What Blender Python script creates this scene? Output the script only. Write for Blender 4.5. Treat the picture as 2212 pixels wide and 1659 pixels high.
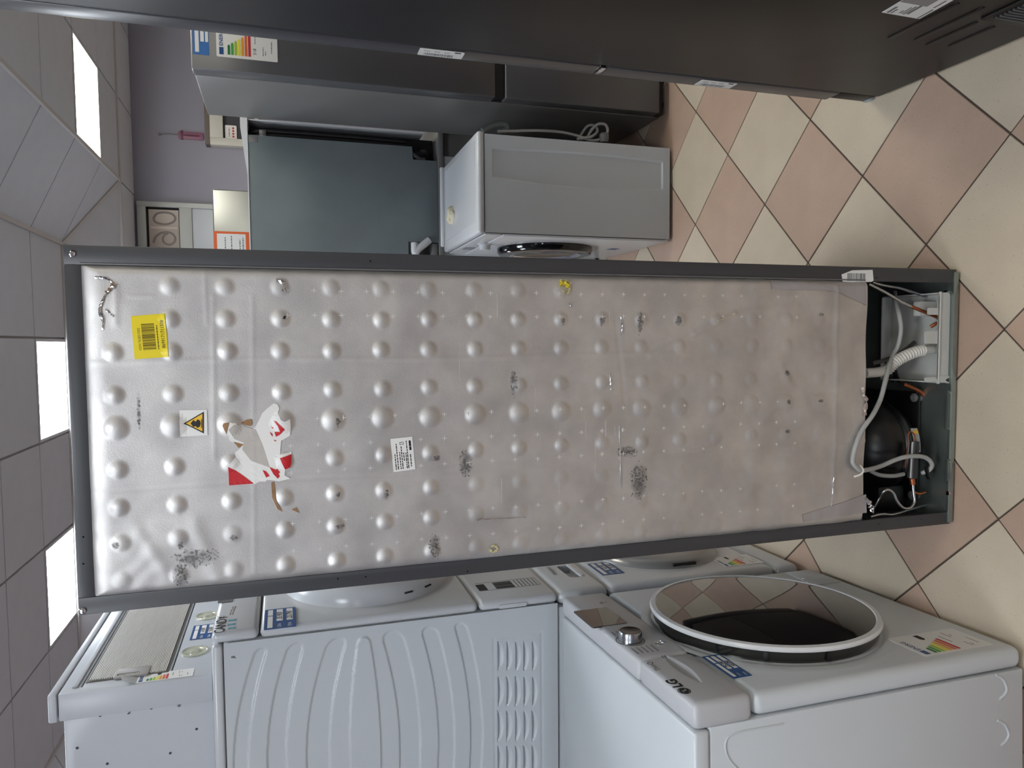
import bpy, bmesh, math, random
import numpy as np
from mathutils import Vector, Matrix, noise

random.seed(7)
for o in list(bpy.data.objects):
    bpy.data.objects.remove(o)
SC = bpy.context.scene
COL = SC.collection

# ------------------------------------------------------------------ camera (the phone was held sideways: the picture is turned a quarter)
CH = 1.5173
FPX = 1577.16
PITCH, ROLL, YAW = 0.30194, -0.02614, 0.06061
def rz(v, a):
    return Vector((v[0]*math.cos(a)-v[1]*math.sin(a), v[0]*math.sin(a)+v[1]*math.cos(a), v[2]))
_F = Vector((0, math.cos(PITCH), -math.sin(PITCH)))
_R = Vector((1, 0, 0))
_U = _R.cross(_F)
CR = rz(_R*math.cos(ROLL)+_U*math.sin(ROLL), YAW)
CU = rz(_U*math.cos(ROLL)-_R*math.sin(ROLL), YAW)
CF = rz(_F, YAW)
CO = Vector((0, 0, CH))
cam = bpy.data.cameras.new('camera')
camo = bpy.data.objects.new('camera', cam)
COL.objects.link(camo)
cam.sensor_fit = 'HORIZONTAL'
cam.sensor_width = 36.0
cam.lens = FPX/2212*36.0
cam.clip_start = 0.02
M = Matrix.Identity(4)
for i in range(3):
    M[i][0] = -CU[i]; M[i][1] = CR[i]; M[i][2] = -CF[i]; M[i][3] = CO[i]
camo.matrix_world = M
SC.camera = camo

# ------------------------------------------------------------------ world and exposure
W = bpy.data.worlds.new('World'); SC.world = W
W.use_nodes = True
W.node_tree.nodes['Background'].inputs[0].default_value = (0.75, 0.85, 1.0, 1)
W.node_tree.nodes['Background'].inputs[1].default_value = 0.15
SC.view_settings.view_transform = 'Standard'
SC.view_settings.look = 'None'
SC.view_settings.gamma = 1.0
SC.view_settings.use_curve_mapping = False
SC.view_settings.exposure = 0.16
PANEL_POWER = 20.0          # radiance of a ceiling light panel

# ------------------------------------------------------------------ helpers
def ray(x, y):
    u, v = 1659-y, x
    return CF+CR*((u-829.5)/FPX)+CU*((1106-v)/FPX)

class Fr:
    """A face: origin, right, up; normal looks out of the face."""
    def __init__(s, o, r, u):
        s.o = Vector(o); s.r = Vector(r).normalized(); s.u = Vector(u).normalized(); s.n = s.r.cross(s.u)
    def pt(s, a, b, d=0.0):
        return s.o+s.r*a+s.u*b+s.n*d
    def px(s, x, y, d=0.0):
        """pixel of the photograph -> (a, b) on this face"""
        dr = ray(x, y); o = s.o+s.n*d
        t = (o-CO).dot(s.n)/dr.dot(s.n)
        q = CO+dr*t-s.o
        return q.dot(s.r), q.dot(s.u)
    def sub(s, a, b, d=0.0, ang=0.0):
        r = s.r*math.cos(ang)+s.u*math.sin(ang); u = s.u*math.cos(ang)-s.r*math.sin(ang)
        return Fr(s.pt(a, b, d), r, u)

X, Y, Z = Vector((1, 0, 0)), Vector((0, 1, 0)), Vector((0, 0, 1))
def faceN(y): return Fr((0, y, 0), X, Z)       # looks to -y (towards the camera)
def faceE(x): return Fr((x, 0, 0), Y, Z)       # looks to +x
def faceW(x): return Fr((x, 0, 0), -Y, Z)      # looks to -x
def faceT(z): return Fr((0, 0, z), X, Y)       # looks up
def P(x, y, Yp):
    dr = ray(x, y)
    return CO+dr*(Yp/dr.y)
WF = Fr((0, 0, 0), X, Y)                       # world box: a=x b=y d=z

def s2l(c):
    return tuple((v/12.92 if v <= .04045 else ((v+.055)/1.055)**2.4) for v in c)
MATS = {}
def mat(name, col, rough=.5, metal=0., nz=0., nscale=40., bump=0., bscale=200., coat=0., spec=.5, emit=0., rnd=0., trans=0., rnz=0.):
    if name in MATS: return MATS[name]
    m = bpy.data.materials.new(name); m.use_nodes = True
    nt = m.node_tree; b = nt.nodes['Principled BSDF']
    c = s2l(col)
    b.inputs['Base Color'].default_value = (*c, 1)
    b.inputs['Roughness'].default_value = rough
    b.inputs['Metallic'].default_value = metal
    b.inputs['Specular IOR Level'].default_value = spec
    if coat: b.inputs['Coat Weight'].default_value = coat; b.inputs['Coat Roughness'].default_value = .05
    if trans: b.inputs['Transmission Weight'].default_value = trans
    if emit:
        b.inputs['Emission Color'].default_value = (*c, 1); b.inputs['Emission Strength'].default_value = emit
    tc = nt.nodes.new('ShaderNodeTexCoord')
    if nz or rnd:
        n = nt.nodes.new('ShaderNodeTexNoise'); n.inputs['Scale'].default_value = nscale; n.inputs['Detail'].default_value = 6
        nt.links.new(tc.outputs['Object'], n.inputs['Vector'])
        mr = nt.nodes.new('ShaderNodeMapRange'); mr.inputs[1].default_value = .3; mr.inputs[2].default_value = .7
        mr.inputs[3].default_value = 1-nz; mr.inputs[4].default_value = 1+nz*.5
        nt.links.new(n.outputs[0], mr.inputs[0])
        val = mr.outputs[0]
        if rnd:
            oi = nt.nodes.new('ShaderNodeObjectInfo')
            m2 = nt.nodes.new('ShaderNodeMapRange'); m2.inputs[3].default_value = 1-rnd; m2.inputs[4].default_value = 1+rnd
            nt.links.new(oi.outputs['Random'], m2.inputs[0])
            mm = nt.nodes.new('ShaderNodeMath'); mm.operation = 'MULTIPLY'
            nt.links.new(val, mm.inputs[0]); nt.links.new(m2.outputs[0], mm.inputs[1]); val = mm.outputs[0]
        mx = nt.nodes.new('ShaderNodeVectorMath'); mx.operation = 'SCALE'
        mx.inputs[0].default_value = c
        nt.links.new(val, mx.inputs['Scale'])
        nt.links.new(mx.outputs[0], b.inputs['Base Color'])
    if rnz:
        n3 = nt.nodes.new('ShaderNodeTexNoise'); n3.inputs['Scale'].default_value = nscale*.6
        nt.links.new(tc.outputs['Object'], n3.inputs['Vector'])
        m3 = nt.nodes.new('ShaderNodeMapRange'); m3.inputs[3].default_value = max(.02, rough-rnz); m3.inputs[4].default_value = rough+rnz
        nt.links.new(n3.outputs[0], m3.inputs[0]); nt.links.new(m3.outputs[0], b.inputs['Roughness'])
    if bump:
        n2 = nt.nodes.new('ShaderNodeTexNoise'); n2.inputs['Scale'].default_value = bscale; n2.inputs['Detail'].default_value = 4
        nt.links.new(tc.outputs['Object'], n2.inputs['Vector'])
        bp = nt.nodes.new('ShaderNodeBump'); bp.inputs['Strength'].default_value = bump; bp.inputs['Distance'].default_value = .002
        nt.links.new(n2.outputs[0], bp.inputs['Height']); nt.links.new(bp.outputs[0], b.inputs['Normal'])
    MATS[name] = m
    return m

def fbox(bm, fr, a0, a1, b0, b1, d0, d1, bev=0., seg=2):
    vs = [bm.verts.new(fr.pt(a, b, d)) for d in (d0, d1) for b in (b0, b1) for a in (a0, a1)]
    fs = [bm.faces.new([vs[i] for i in q]) for q in ((0, 2, 3, 1), (4, 5, 7, 6), (0, 1, 5, 4), (2, 6, 7, 3), (0, 4, 6, 2), (1, 3, 7, 5))]
    if bev > 0:
        es = list({e for f in fs for e in f.edges})
        bmesh.ops.bevel(bm, geom=es, offset=bev, segments=seg, profile=.5, affect='EDGES', clamp_overlap=True)
    return bm
def box(x0, x1, y0, y1, z0, z1, bev=0., seg=2, bm=None):
    return fbox(bm or bmesh.new(), WF, x0, x1, y0, y1, z0, z1, bev, seg)
def fprism(bm, fr, pts, d0, d1, bev=0.):
    lo = [bm.verts.new(fr.pt(a, b, d0)) for a, b in pts]; hi = [bm.verts.new(fr.pt(a, b, d1)) for a, b in pts]
    n = len(pts); fs = []
    fs.append(bm.faces.new(lo[::-1])); top = bm.faces.new(hi); fs.append(top)
    for i in range(n):
        j = (i+1) % n
        fs.append(bm.faces.new((lo[i], lo[j], hi[j], hi[i])))
    if bev:
        bmesh.ops.bevel(bm, geom=list(top.edges), offset=bev, segments=2, profile=.5, affect='EDGES', clamp_overlap=True)
    return bm
def rrect(a0, a1, b0, b1, r, n=6):
    pts = []
    for cx, cy, st in ((a1-r, b0+r, -90), (a1-r, b1-r, 0), (a0+r, b1-r, 90), (a0+r, b0+r, 180)):
        for k in range(n+1):
            t = math.radians(st+90*k/n); pts.append((cx+r*math.cos(t), cy+r*math.sin(t)))
    return pts
def ell(ca, cb, ra, rb, n=32):
    return [(ca+ra*math.cos(2*math.pi*k/n), cb+rb*math.sin(2*math.pi*k/n)) for k in range(n)]
def lathe(bm, fr, ca, cb, prof, seg=48):
    rings = []
    for r, d in prof:
        if r < 1e-6: rings.append([bm.verts.new(fr.pt(ca, cb, d))])
        else: rings.append([bm.verts.new(fr.pt(ca+r*math.cos(2*math.pi*k/seg), cb+r*math.sin(2*math.pi*k/seg), d)) for k in range(seg)])
    for A, B in zip(rings, rings[1:]):
        for k in range(seg):
            j = (k+1) % seg
            if len(A) == 1 and len(B) == 1: continue
            if len(A) == 1: bm.faces.new((A[0], B[k], B[j]))
            elif len(B) == 1: bm.faces.new((A[k], A[j], B[0]))
            else: bm.faces.new((A[k], A[j], B[j], B[k]))
    return bm
def smooth_path(pts, n=8):
    pts = [Vector(p) for p in pts]
    if len(pts) < 3: return pts
    out = []
    ext = [pts[0]*2-pts[1]]+pts+[pts[-1]*2-pts[-2]]
    for i in range(1, len(ext)-2):
        p0, p1, p2, p3 = ext[i-1:i+3]
        for k in range(n):
            t = k/n
            out.append(.5*((2*p1)+(p2-p0)*t+(2*p0-5*p1+4*p2-p3)*t*t+(3*p1-p0-3*p2+p3)*t**3))
    out.append(pts[-1])
    return out
def tube(bm, pts, r, seg=10, sm=8):
    pts = smooth_path(pts, sm) if sm else [Vector(p) for p in pts]
    n = len(pts); rs = r if callable(r) else (lambda t: r)
    tang = [(pts[min(i+1, n-1)]-pts[max(i-1, 0)]).normalized() for i in range(n)]
    nrm = tang[0].orthogonal().normalized(); rings = []
    for i in range(n):
        nrm = (nrm-tang[i]*nrm.dot(tang[i])).normalized(); bn = tang[i].cross(nrm)
        rr = rs(i/(n-1))
        rings.append([bm.verts.new(pts[i]+nrm*rr*math.cos(2*math.pi*k/seg)+bn*rr*math.sin(2*math.pi*k/seg)) for k in range(seg)])
    for A, B in zip(rings, rings[1:]):
        for k in range(seg):
            j = (k+1) % seg; bm.faces.new((A[k], A[j], B[j], B[k]))
    bm.faces.new(rings[0][::-1]); bm.faces.new(rings[-1])
    return bm

def bool_cut(o, bmc):
    """cut real holes into a part (the cutter is used once while building and thrown away)"""
    bmesh.ops.recalc_face_normals(bmc, faces=bmc.faces)
    me = bpy.data.meshes.new('cutter'); bmc.to_mesh(me); bmc.free()
    c = bpy.data.objects.new('cutter', me); COL.objects.link(c)
    md = o.modifiers.new('cut', 'BOOLEAN'); md.operation = 'DIFFERENCE'; md.solver = 'EXACT'; md.object = c; md.use_self = True
    bpy.context.view_layer.update()
    new = bpy.data.meshes.new_from_object(o.evaluated_get(bpy.context.evaluated_depsgraph_get()))
    o.modifiers.clear(); o.data = new
    bpy.data.objects.remove(c)
    new.shade_smooth(); new.set_sharp_from_angle(angle=math.radians(38))
def hole(bm, fr, a, b, r, d0, d1, n=12):
    return fprism(bm, fr, ell(a, b, r, r, n), d0, d1)
WORLD = {}
def obj(name, bm, m, parent=None, smooth=True, **props):
    me = bpy.data.meshes.new(name)
    if isinstance(bm, bmesh.types.BMesh):
        bmesh.ops.recalc_face_normals(bm, faces=bm.faces)
        bm.to_mesh(me); bm.free()
    else:
        me = bm
    if m and not me.materials: me.materials.append(m)
    if smooth:
        me.shade_smooth(); me.set_sharp_from_angle(angle=math.radians(38))
    o = bpy.data.objects.new(name, me); COL.objects.link(o)
    if parent is not None: attach(o, parent)
    for k, v in props.items(): o[k] = v
    if name in ('fine_print', 'programme_print', 'console_print', 'barcode', 'vent_fins', 'data_print', 'bold_print'): o['kind'] = 'stuff'
    return o
def attach(o, parent):
    o.parent = parent
    if parent.name in WORLD: o.matrix_parent_inverse = WORLD[parent.name].inverted()
def thing(name, loc, label, cat, group=None):
    o = bpy.data.objects.new(name, None); COL.objects.link(o)
    o.empty_display_size = .1
    o.location = loc; o['label'] = label; o['category'] = cat
    if group: o['group'] = group
    WORLD[o.name] = Matrix.Translation(Vector(loc))
    return o
def tag(o, label, cat, group=None):
    o['label'] = label; o['category'] = cat
    if group: o['group'] = group
    return o
def struct(name, bm, m, smooth=False):
    return obj(name, bm, m, None, smooth, kind='structure')

def text_mesh(s, size, fr, a, b, align='LEFT', d=.0004, bold=0., sx=1., shear=0.):
    cu = bpy.data.curves.new('lettering', 'FONT'); cu.body = s; cu.size = size; cu.align_x = align; cu.align_y = 'CENTER'
    cu.offset = bold; cu.resolution_u = 3; cu.shear = shear
    t = bpy.data.objects.new('lettering_tmp', cu); COL.objects.link(t)
    bpy.context.view_layer.update()
    dg = bpy.context.evaluated_depsgraph_get()
    me = bpy.data.meshes.new_from_object(t.evaluated_get(dg))
    bpy.data.objects.remove(t)
    me.materials.clear()
    for v in me.vertices:
        v.co = fr.pt(a+v.co.x*sx, b+v.co.y, d)
    me.update()
    return me
def text(s, size, fr, a, b, m, parent, align='LEFT', d=.0004, bold=0., sx=1., name='lettering', shear=0.):
    return obj(name, text_mesh(s, size, fr, a, b, align, d, bold, sx, shear), m, parent, False)
def dashes(bm, fr, rows, d, h):
    """tiny unreadable print: short strokes. rows = (a0, a1, b)"""
    rnd = random.Random(len(rows))
    for a0, a1, b in rows:
        a = a0
        while a < a1-.001:
            w = min(h*rnd.uniform(1.2, 4.0), a1-a)
            fbox(bm, fr, a, a+w, b-h/2, b+h/2, d, d+.0002)
            a += w+h*.6
    return bm
def barcode(bm, fr, a0, a1, b0, b1, d, n=26, seed=1):
    rnd = random.Random(seed); a = a0; p = (a1-a0)/n
    while a < a1-p*.4:
        w = p*rnd.choice((.35, .5, .9)); fbox(bm, fr, a, min(a+w, a1), b0, b1, d, d+.0002); a += w+p*rnd.choice((.35, .5, .7))
    return bm

# ------------------------------------------------------------------ materials
INK = mat('print_black', (.10, .10, .11), .6)
INKG = mat('print_grey', (.42, .42, .43), .6)
PAPER = mat('paper_white', (.86, .86, .85), .55)
WHITE = mat('appliance_white', (.755, .775, .79), .28, nz=.02, nscale=3)
WHITEP = mat('appliance_white_plastic', (.76, .77, .785), .22, nz=.01, nscale=5)
WHITEW = WHITE
SILVERP = mat('panel_silver_grey', (.70, .705, .72), .32, nz=.01)
BLACK = mat('black_plastic', (.035, .035, .04), .45)
DARKGAP = mat('dark_gap', (.02, .02, .02), .8)
CHROME = mat('chrome', (.82, .83, .85), .12, 1.)
GLASSB = mat('black_glass', (.02, .02, .025), .03, coat=.5)
DGREY = mat('graphite_paint', (.215, .218, .232), .42, nz=.03, nscale=8)
DARKS = mat('dark_fridge_side', (.085, .08, .08), .42, nz=.05, nscale=6, rnz=.05, spec=.3)
DARKD = mat('dark_fridge_door_edge', (.235, .235, .25), .30, nz=.03)
STEELD = mat('dark_inox', (.40, .40, .41), .34, .6, nz=.03, nscale=5)
GALV = mat('galvanised_sheet', (.48, .515, .53), .40, .5, nz=.14, nscale=4, rnz=.10)
ZINC = mat('zinc_plate', (.60, .64, .62), .38, .9, nz=.08, nscale=20)
COPPER = mat('copper', (.72, .43, .29), .35, .9, nz=.1, nscale=60)
STEELP = mat('steel_pipe', (.72, .73, .74), .25, .95)
CABLE = mat('grey_cable', (.62, .62, .61), .55)
MILKY = mat('milky_plastic', (.74, .74, .72), .42)
GREYP = mat('grey_plastic', (.42, .42, .42), .5)
BLUE = mat('label_blue', (.10, .28, .50), .4)
RED = mat('label_red', (.72, .10, .14), .5)
YEL = mat('label_yellow', (.86, .78, .05), .45)
AMBER = mat('warning_amber', (.88, .70, .22), .5)
ORANGE = mat('tag_orange', (.85, .38, .16), .5)
TAN = mat('glue_tan', (.56, .42, .28), .7, nz=.2, nscale=80)
PAPERG = mat('paper_grey', (.70, .68, .66), .7, nz=.08, nscale=60)
RATING = [mat('rating_%d' % i, c, .5) for i, c in enumerate([(.05, .45, .20), (.25, .60, .20), (.60, .72, .15), (.88, .82, .15), (.85, .58, .18), (.80, .38, .16), (.74, .14, .14)])]

def elabel(parent, fr, a0, a1, b0, b1, d=.0006, number='', fade=None):
    """energy label, header on top; a part of `parent` with its print as sub-parts"""
    w, h = a1-a0, b1-b0
    s = obj('energy_label', fprism(bmesh.new(), fr, rrect(a0, a1, b0, b1, .03*w), d*.3, d), PAPER, parent, False, label='white energy label with rating arrows')
    k = d+.0001
    bm = bmesh.new(); fbox(bm, fr, a0+.06*w, a0+.24*w, b1-.115*h, b1-.045*h, k, k+.0002); obj('flag', bm, BLUE, s, False)
    text('ENERG', .085*h, fr, a0+.27*w, b1-.08*h, BLUE, s, d=k+.0002, bold=.0003)
    for i in range(7):
        bb = b1-(.18+.056*i)*h; L = (.22+.055*i)*w
        bm = bmesh.new(); q = .042*h
        fprism(bm, fr, [(a0+.07*w, bb-q), (a0+.07*w+L, bb-q), (a0+.07*w+L+q*.6, bb-q/2), (a0+.07*w+L, bb), (a0+.07*w, bb)], k, k+.0002)
        obj('rating_arrow', bm, RATING[i], s, False)
    bm = bmesh.new()
    fprism(bm, fr, [(a0+.66*w, b1-.38*h), (a0+.72*w, b1-.345*h), (a0+.92*w, b1-.345*h), (a0+.92*w, b1-.415*h), (a0+.72*w, b1-.415*h)], k, k+.0002)
    obj('class_arrow', bm, INK, s, False)
    if number: text(number, .075*h, fr, a0+.12*w, b1-.625*h, INK, s, d=k+.0002)
    bm = bmesh.new()
    dashes(bm, fr, [(a0+.40*w, a0+.75*w, b1-.63*h), (a0+.12*w, a0+.34*w, b0+.24*h), (a0+.60*w, a0+.86*w, b0+.26*h), (a0+.2*w, a0+.5*w, b0+.10*h), (a0+.14*w, a0+.24*w, b0+.20*h), (a0+.66*w, a0+.74*w, b0+.21*h)], k, .012*h)
    obj('fine_print', bm, INKG, s, False)
    return s
def plabel(parent, fr, a0, a1, b0, b1, t1, t2, d=.0006):
    """blue price card: three white boxes, CENA twice, handwritten prices"""
    w, h = a1-a0, b1-b0
    s = obj('price_label', fprism(bmesh.new(), fr, rrect(a0, a1, b0, b1, .01*w), d*.3, d), BLUE, parent, False, label='blue price label with white boxes')
    k = d+.0001
    for (x0, x1, y0, y1) in ((.05, .62, .74, .90), (.66, .95, .74, .90), (.36, .95, .42, .62), (.36, .95, .10, .30)):
        bm = bmesh.new(); fbox(bm, fr, a0+x0*w, a0+x1*w, b0+y0*h, b0+y1*h, k, k+.0002); obj('write_in_box', bm, PAPER, s, False)
    for y, t in ((.52, t1), (.20, t2)):
        text('CENA', .16*h, fr, a0+.04*w, b0+y*h, PAPER, s, d=k+.0002, sx=.8)
        text(t, .25*h, fr, a0+.42*w, b0+y*h, INK, s, d=k+.0004, shear=.3, bold=.0004)
    return s

# ================================================================== THE ROOM
RX0, RX1, RY0, RY1 = -3.0, 3.0, -3.2, 6.24
ZL, ZH = 2.575, 2.815                     # low and raised ceiling
MOD = .585
GROUT = mat('grout', (.30, .26, .23), .9, nz=.15, nscale=30)
def tilemat(name, col):
    m = mat(name, col, .42, nz=.07, nscale=9, bump=.28, bscale=260, rnd=.02)
    nt = m.node_tree; b = nt.nodes['Principled BSDF']
    # fine dark pitting
    tc = nt.nodes.new('ShaderNodeTexCoord'); v = nt.nodes.new('ShaderNodeTexNoise'); v.inputs['Scale'].default_value = 170; v.inputs['Detail'].default_value = 3
    nt.links.new(tc.outputs['Object'], v.inputs['Vector'])
    r = nt.nodes.new('ShaderNodeMapRange'); r.inputs[1].default_value = .64; r.inputs[2].default_value = .74; r.inputs[3].default_value = 0; r.inputs[4].default_value = .45
    nt.links.new(v.outputs[0], r.inputs[0])
    old = b.inputs['Base Color'].links[0].from_socket
    mx = nt.nodes.new('ShaderNodeMix'); mx.data_type = 'RGBA'
    nt.links.new(r.outputs[0], mx.inputs['Factor']); nt.links.new(old, mx.inputs['A'])
    mx.inputs['B'].default_value = (*s2l((.42, .36, .31)), 1)
    nt.links.new(mx.outputs['Result'], b.inputs['Base Color'])
    return m
TB = tilemat('tile_beige', (.755, .70, .62)); TP = tilemat('tile_pink', (.70, .60, .53))
floor = struct('floor', box(RX0, RX1, RY0, RY1, -.12, -.003), GROUT)
T = .30
G0 = Vector((.867, 2.49, 0)); c45 = math.sqrt(.5)
EI = Vector((-c45, -c45, 0))*T; EJ = Vector((c45, -c45, 0))*T
def tile_bm():
    h = T/2-.0022
    return box(-h, h, -h, h, -.008, 0, .0012, 1)
tb = tile_bm(); me_b = bpy.data.meshes.new('floor_tile'); tb.to_mesh(me_b); tb.free(); me_p = me_b.copy()
me_b.materials.append(TB); me_p.materials.append(TP)
def on_screen(p, mx=130):
    q = p-CO; d = q.dot(CF)
    if d < .1: return False
    u = 829.5+FPX*q.dot(CR)/d; v = 1106-FPX*q.dot(CU)/d
    return -mx < v < 2212+mx and -mx < 1659-u < 1659+mx
cand = []; rest = {TB: bmesh.new(), TP: bmesh.new()}
for i in range(-26, 30):
    for j in range(-26, 30):
        c = G0+EI*(i+.5)+EJ*(j+.5)
        if RX0+.2 < c.x < RX1-.2 and RY0+.2 < c.y < RY1-.05:
            pink = (i+j) % 2 == 0
            hidden = (c.y > 2.2 and c.x < .1) or (c.x < -.85) or (c.x > .95 and c.y < 1.6) or (c.x > 1.5)
            if on_screen(c) and not hidden: cand.append((c.y, c, pink))
            else:
                bm = rest[TP if pink else TB]; f = Fr(c, (c45, c45, 0), (-c45, c45, 0)); h = T/2-.0022
                fbox(bm, f, -h, h, -h, h, -.008, 0)
cand.sort(key=lambda t: t[0])
for _, c, pink in cand[:290]:
    o = bpy.data.objects.new('floor_tile', me_p if pink else me_b); COL.objects.link(o)
    o.location = c; o.rotation_euler = (0, 0, math.pi/4); o.parent = floor
for _, c, pink in cand[290:]:
    f = Fr(c, (c45, c45, 0), (-c45, c45, 0)); h = T/2-.0022
    fbox(rest[TP if pink else TB], f, -h, h, -h, h, -.008, 0)
for m, bm in rest.items():
    obj('tile_field', bm, m, floor, False, kind='stuff')

WALLM = mat('wall_lilac_grey', (.58, .575, .625), .8, nz=.03, nscale=3, bump=.1, bscale=120)
WALLL = mat('wall_pale_grey', (.84, .84, .85), .8, nz=.02, nscale=3)
struct('wall_back', box(RX0, RX1, RY1, RY1+.1, -.003, 3.0), WALLM)
struct('wall_left', box(RX0-.1, RX0, RY0-.1, RY1+.1, -.003, 3.0), WALLM)
struct('wall_right', box(RX1, RX1+.1, RY0-.1, RY1+.1, -.003, 3.0), WALLL)
struct('wall_front', box(RX0, RX1, RY0-.1, RY0, -.003, 3.0), WALLM)
CEILB = mat('ceiling_grid', (.62, .60, .60), .8)
CEILT = mat('ceiling_tile', (.78, .785, .81), .85, nz=.03, nscale=8, rnd=.015)
CEILR = mat('ceiling_rail', (.74, .72, .71), .6)
TX0, TX1, TY1 = -2.297, .628, 5.18        # the raised field
SX, SY = .512, .52                        # run of the sloping strips
g = .012
bm = bmesh.new()
def quad(bm, *ps): bm.faces.new([bm.verts.new(p) for p in ps])
zl, zh = ZL+g, ZH+g
quad(bm, (TX1, RY0, zh), (TX1, TY1, zh), (TX0, TY1, zh), (TX0, RY0, zh))
quad(bm, (TX1, RY0, zh), (TX1+SX, RY0, zl), (TX1+SX, TY1+SY, zl), (TX1, TY1, zh))
quad(bm, (TX0, RY0, zh), (TX0, TY1, zh), (TX0-SX, TY1+SY, zl), (TX0-SX, RY0, zl))
quad(bm, (TX1, TY1, zh), (TX1+SX, TY1+SY, zl), (TX0-SX, TY1+SY, zl), (TX0, TY1, zh))
quad(bm, (TX1+SX, RY0, zl), (RX1, RY0, zl), (RX1, TY1+SY, zl), (TX1+SX, TY1+SY, zl))
quad(bm, (RX0, TY1+SY, zl), (RX0, RY1, zl), (RX1, RY1, zl), (RX1, TY1+SY, zl))
quad(bm, (RX0, RY0, zl), (TX0-SX, RY0, zl), (TX0-SX, TY1+SY, zl), (RX0, TY1+SY, zl))
ceiling = struct('ceiling', bm, CEILB)
CT = {}
def ceil_tile(fr, w, h, key):
    """slab hung in frame fr (a,b across, n looks down)"""
    if key not in CT:
        b = bmesh.new(); fbox(b, Fr((0, 0, 0), X, Y), -w/2+.006, w/2-.006, -h/2+.006, h/2-.006, -.014, 0, .002, 1)
        me = bpy.data.meshes.new('ceiling_tile'); b.to_mesh(me); b.free(); me.materials.append(CEILT); CT[key] = me
    o = bpy.data.objects.new('ceiling_tile', CT[key]); COL.objects.link(o)
    m = Matrix.Identity(4)
    for i in range(3): m[i][0] = fr.r[i]; m[i][1] = fr.u[i]; m[i][2] = fr.n[i]; m[i][3] = fr.o[i]
    o.parent = ceiling; o.matrix_local = m
lights_hi = [(c, r) for c in (1, 3) for r in (0, 4, 8, 12)]        # (column from TX1 leftwards, row from TY1 towards the camera)
lights_lo = [(0, r) for r in (0, 4, 8, 12)]
lamp_spots = []
for ci in range(5):
    for ri in range(14):
        cx, cy = TX1-MOD*(ci+.5), TY1-MOD*(ri+.5)
        if (ci, ri) in lights_hi: lamp_spots.append((cx, cy, ZH)); continue
        ceil_tile(Fr((cx, cy, ZH), X, -Y), MOD, MOD, 'sq')
for ci in range(4):
    for ri in range(-1, 14):
        cx, cy = TX1+SX+MOD*(ci+.5), TY1-MOD*(ri+.5)
        if cx > RX1-.05: continue
        if (ci, ri) in lights_lo: lamp_spots.append((cx, cy, ZL)); continue
        if cx+MOD/2 > RX1: ceil_tile(Fr(((cx-MOD/2+RX1)/2, cy, ZL), X, -Y), RX1-cx+MOD/2, MOD, 'edge')
        else: ceil_tile(Fr((cx, cy, ZL), X, -Y), MOD, MOD, 'sq')
dz = ZH-ZL; sl = math.hypot(SX, dz)
for ri in range(14):
    cy = TY1-MOD*(ri+.5)
    ceil_tile(Fr((TX1+SX/2, cy, (ZL+ZH)/2), (SX, 0, -dz), -Y), sl, MOD, 'slope')
    ceil_tile(Fr((TX0-SX/2, cy, (ZL+ZH)/2), (SX, 0, dz), -Y), sl, MOD, 'slope')
sl2 = math.hypot(SY, dz)
for ci in range(5):
    cx = TX1-MOD*(ci+.5)
    ceil_tile(Fr((cx, TY1+SY/2, (ZL+ZH)/2), X, (0, -SY, dz)), MOD, sl2, 'slope_far')
rowd = RY1-(TY1+SY)
for ci in range(-4, 5):
    cx = TX1+SX-MOD*(ci+.5)
    if cx-MOD/2 > RX0 and cx+MOD/2 < RX1: ceil_tile(Fr((cx, RY1-rowd/2, ZL), X, -Y), MOD, rowd, 'last')
for tri in (((TX1, TY1, ZH), (TX1+SX, TY1, ZL), (TX1+SX, TY1+SY, ZL)), ((TX1, TY1, ZH), (TX1+SX, TY1+SY, ZL), (TX1, TY1+SY, ZL)),
            ((TX0, TY1, ZH), (TX0-SX, TY1+SY, ZL), (TX0-SX, TY1, ZL)), ((TX0, TY1, ZH), (TX0, TY1+SY, ZL), (TX0-SX, TY1+SY, ZL))):
    c = sum((Vector(p) for p in tri), Vector())/3; bm = bmesh.new()
    lo = [bm.verts.new(c+(Vector(p)-c)*.97) for p in tri]; hi = [bm.verts.new(c+(Vector(p)-c)*.97+Vector((0, 0, .012))) for p in tri]
    bm.faces.new(lo); bm.faces.new(hi[::-1])
    for k in range(3): bm.faces.new((lo[k], hi[k], hi[(k+1) % 3], lo[(k+1) % 3]))
    obj('ceiling_tile', bm, CEILT, ceiling, False)
def rail(p0, p1, w=.022):
    p0, p1 = Vector(p0), Vector(p1); d = (p1-p0).normalized(); s = d.cross(Z).normalized()
    bm = bmesh.new(); f = Fr(p0, d, s); fbox(bm, f, 0, (p1-p0).length, -w/2, w/2, -.004, .012)
    obj('ceiling_rail', bm, CEILR, ceiling, False)
rail((TX1, RY0, ZH), (TX1, TY1, ZH)); rail((TX1+SX, RY0, ZL), (TX1+SX, TY1+SY, ZL))
rail((TX0, RY0, ZH), (TX0, TY1, ZH)); rail((TX0-SX, RY0, ZL), (TX0-SX, TY1+SY, ZL))
rail((TX0, TY1, ZH), (TX1, TY1, ZH)); rail((TX0-SX, TY1+SY, ZL), (RX1, TY1+SY, ZL)); rail((TX1, TY1, ZH), (TX1+SX, TY1+SY, ZL))

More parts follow.
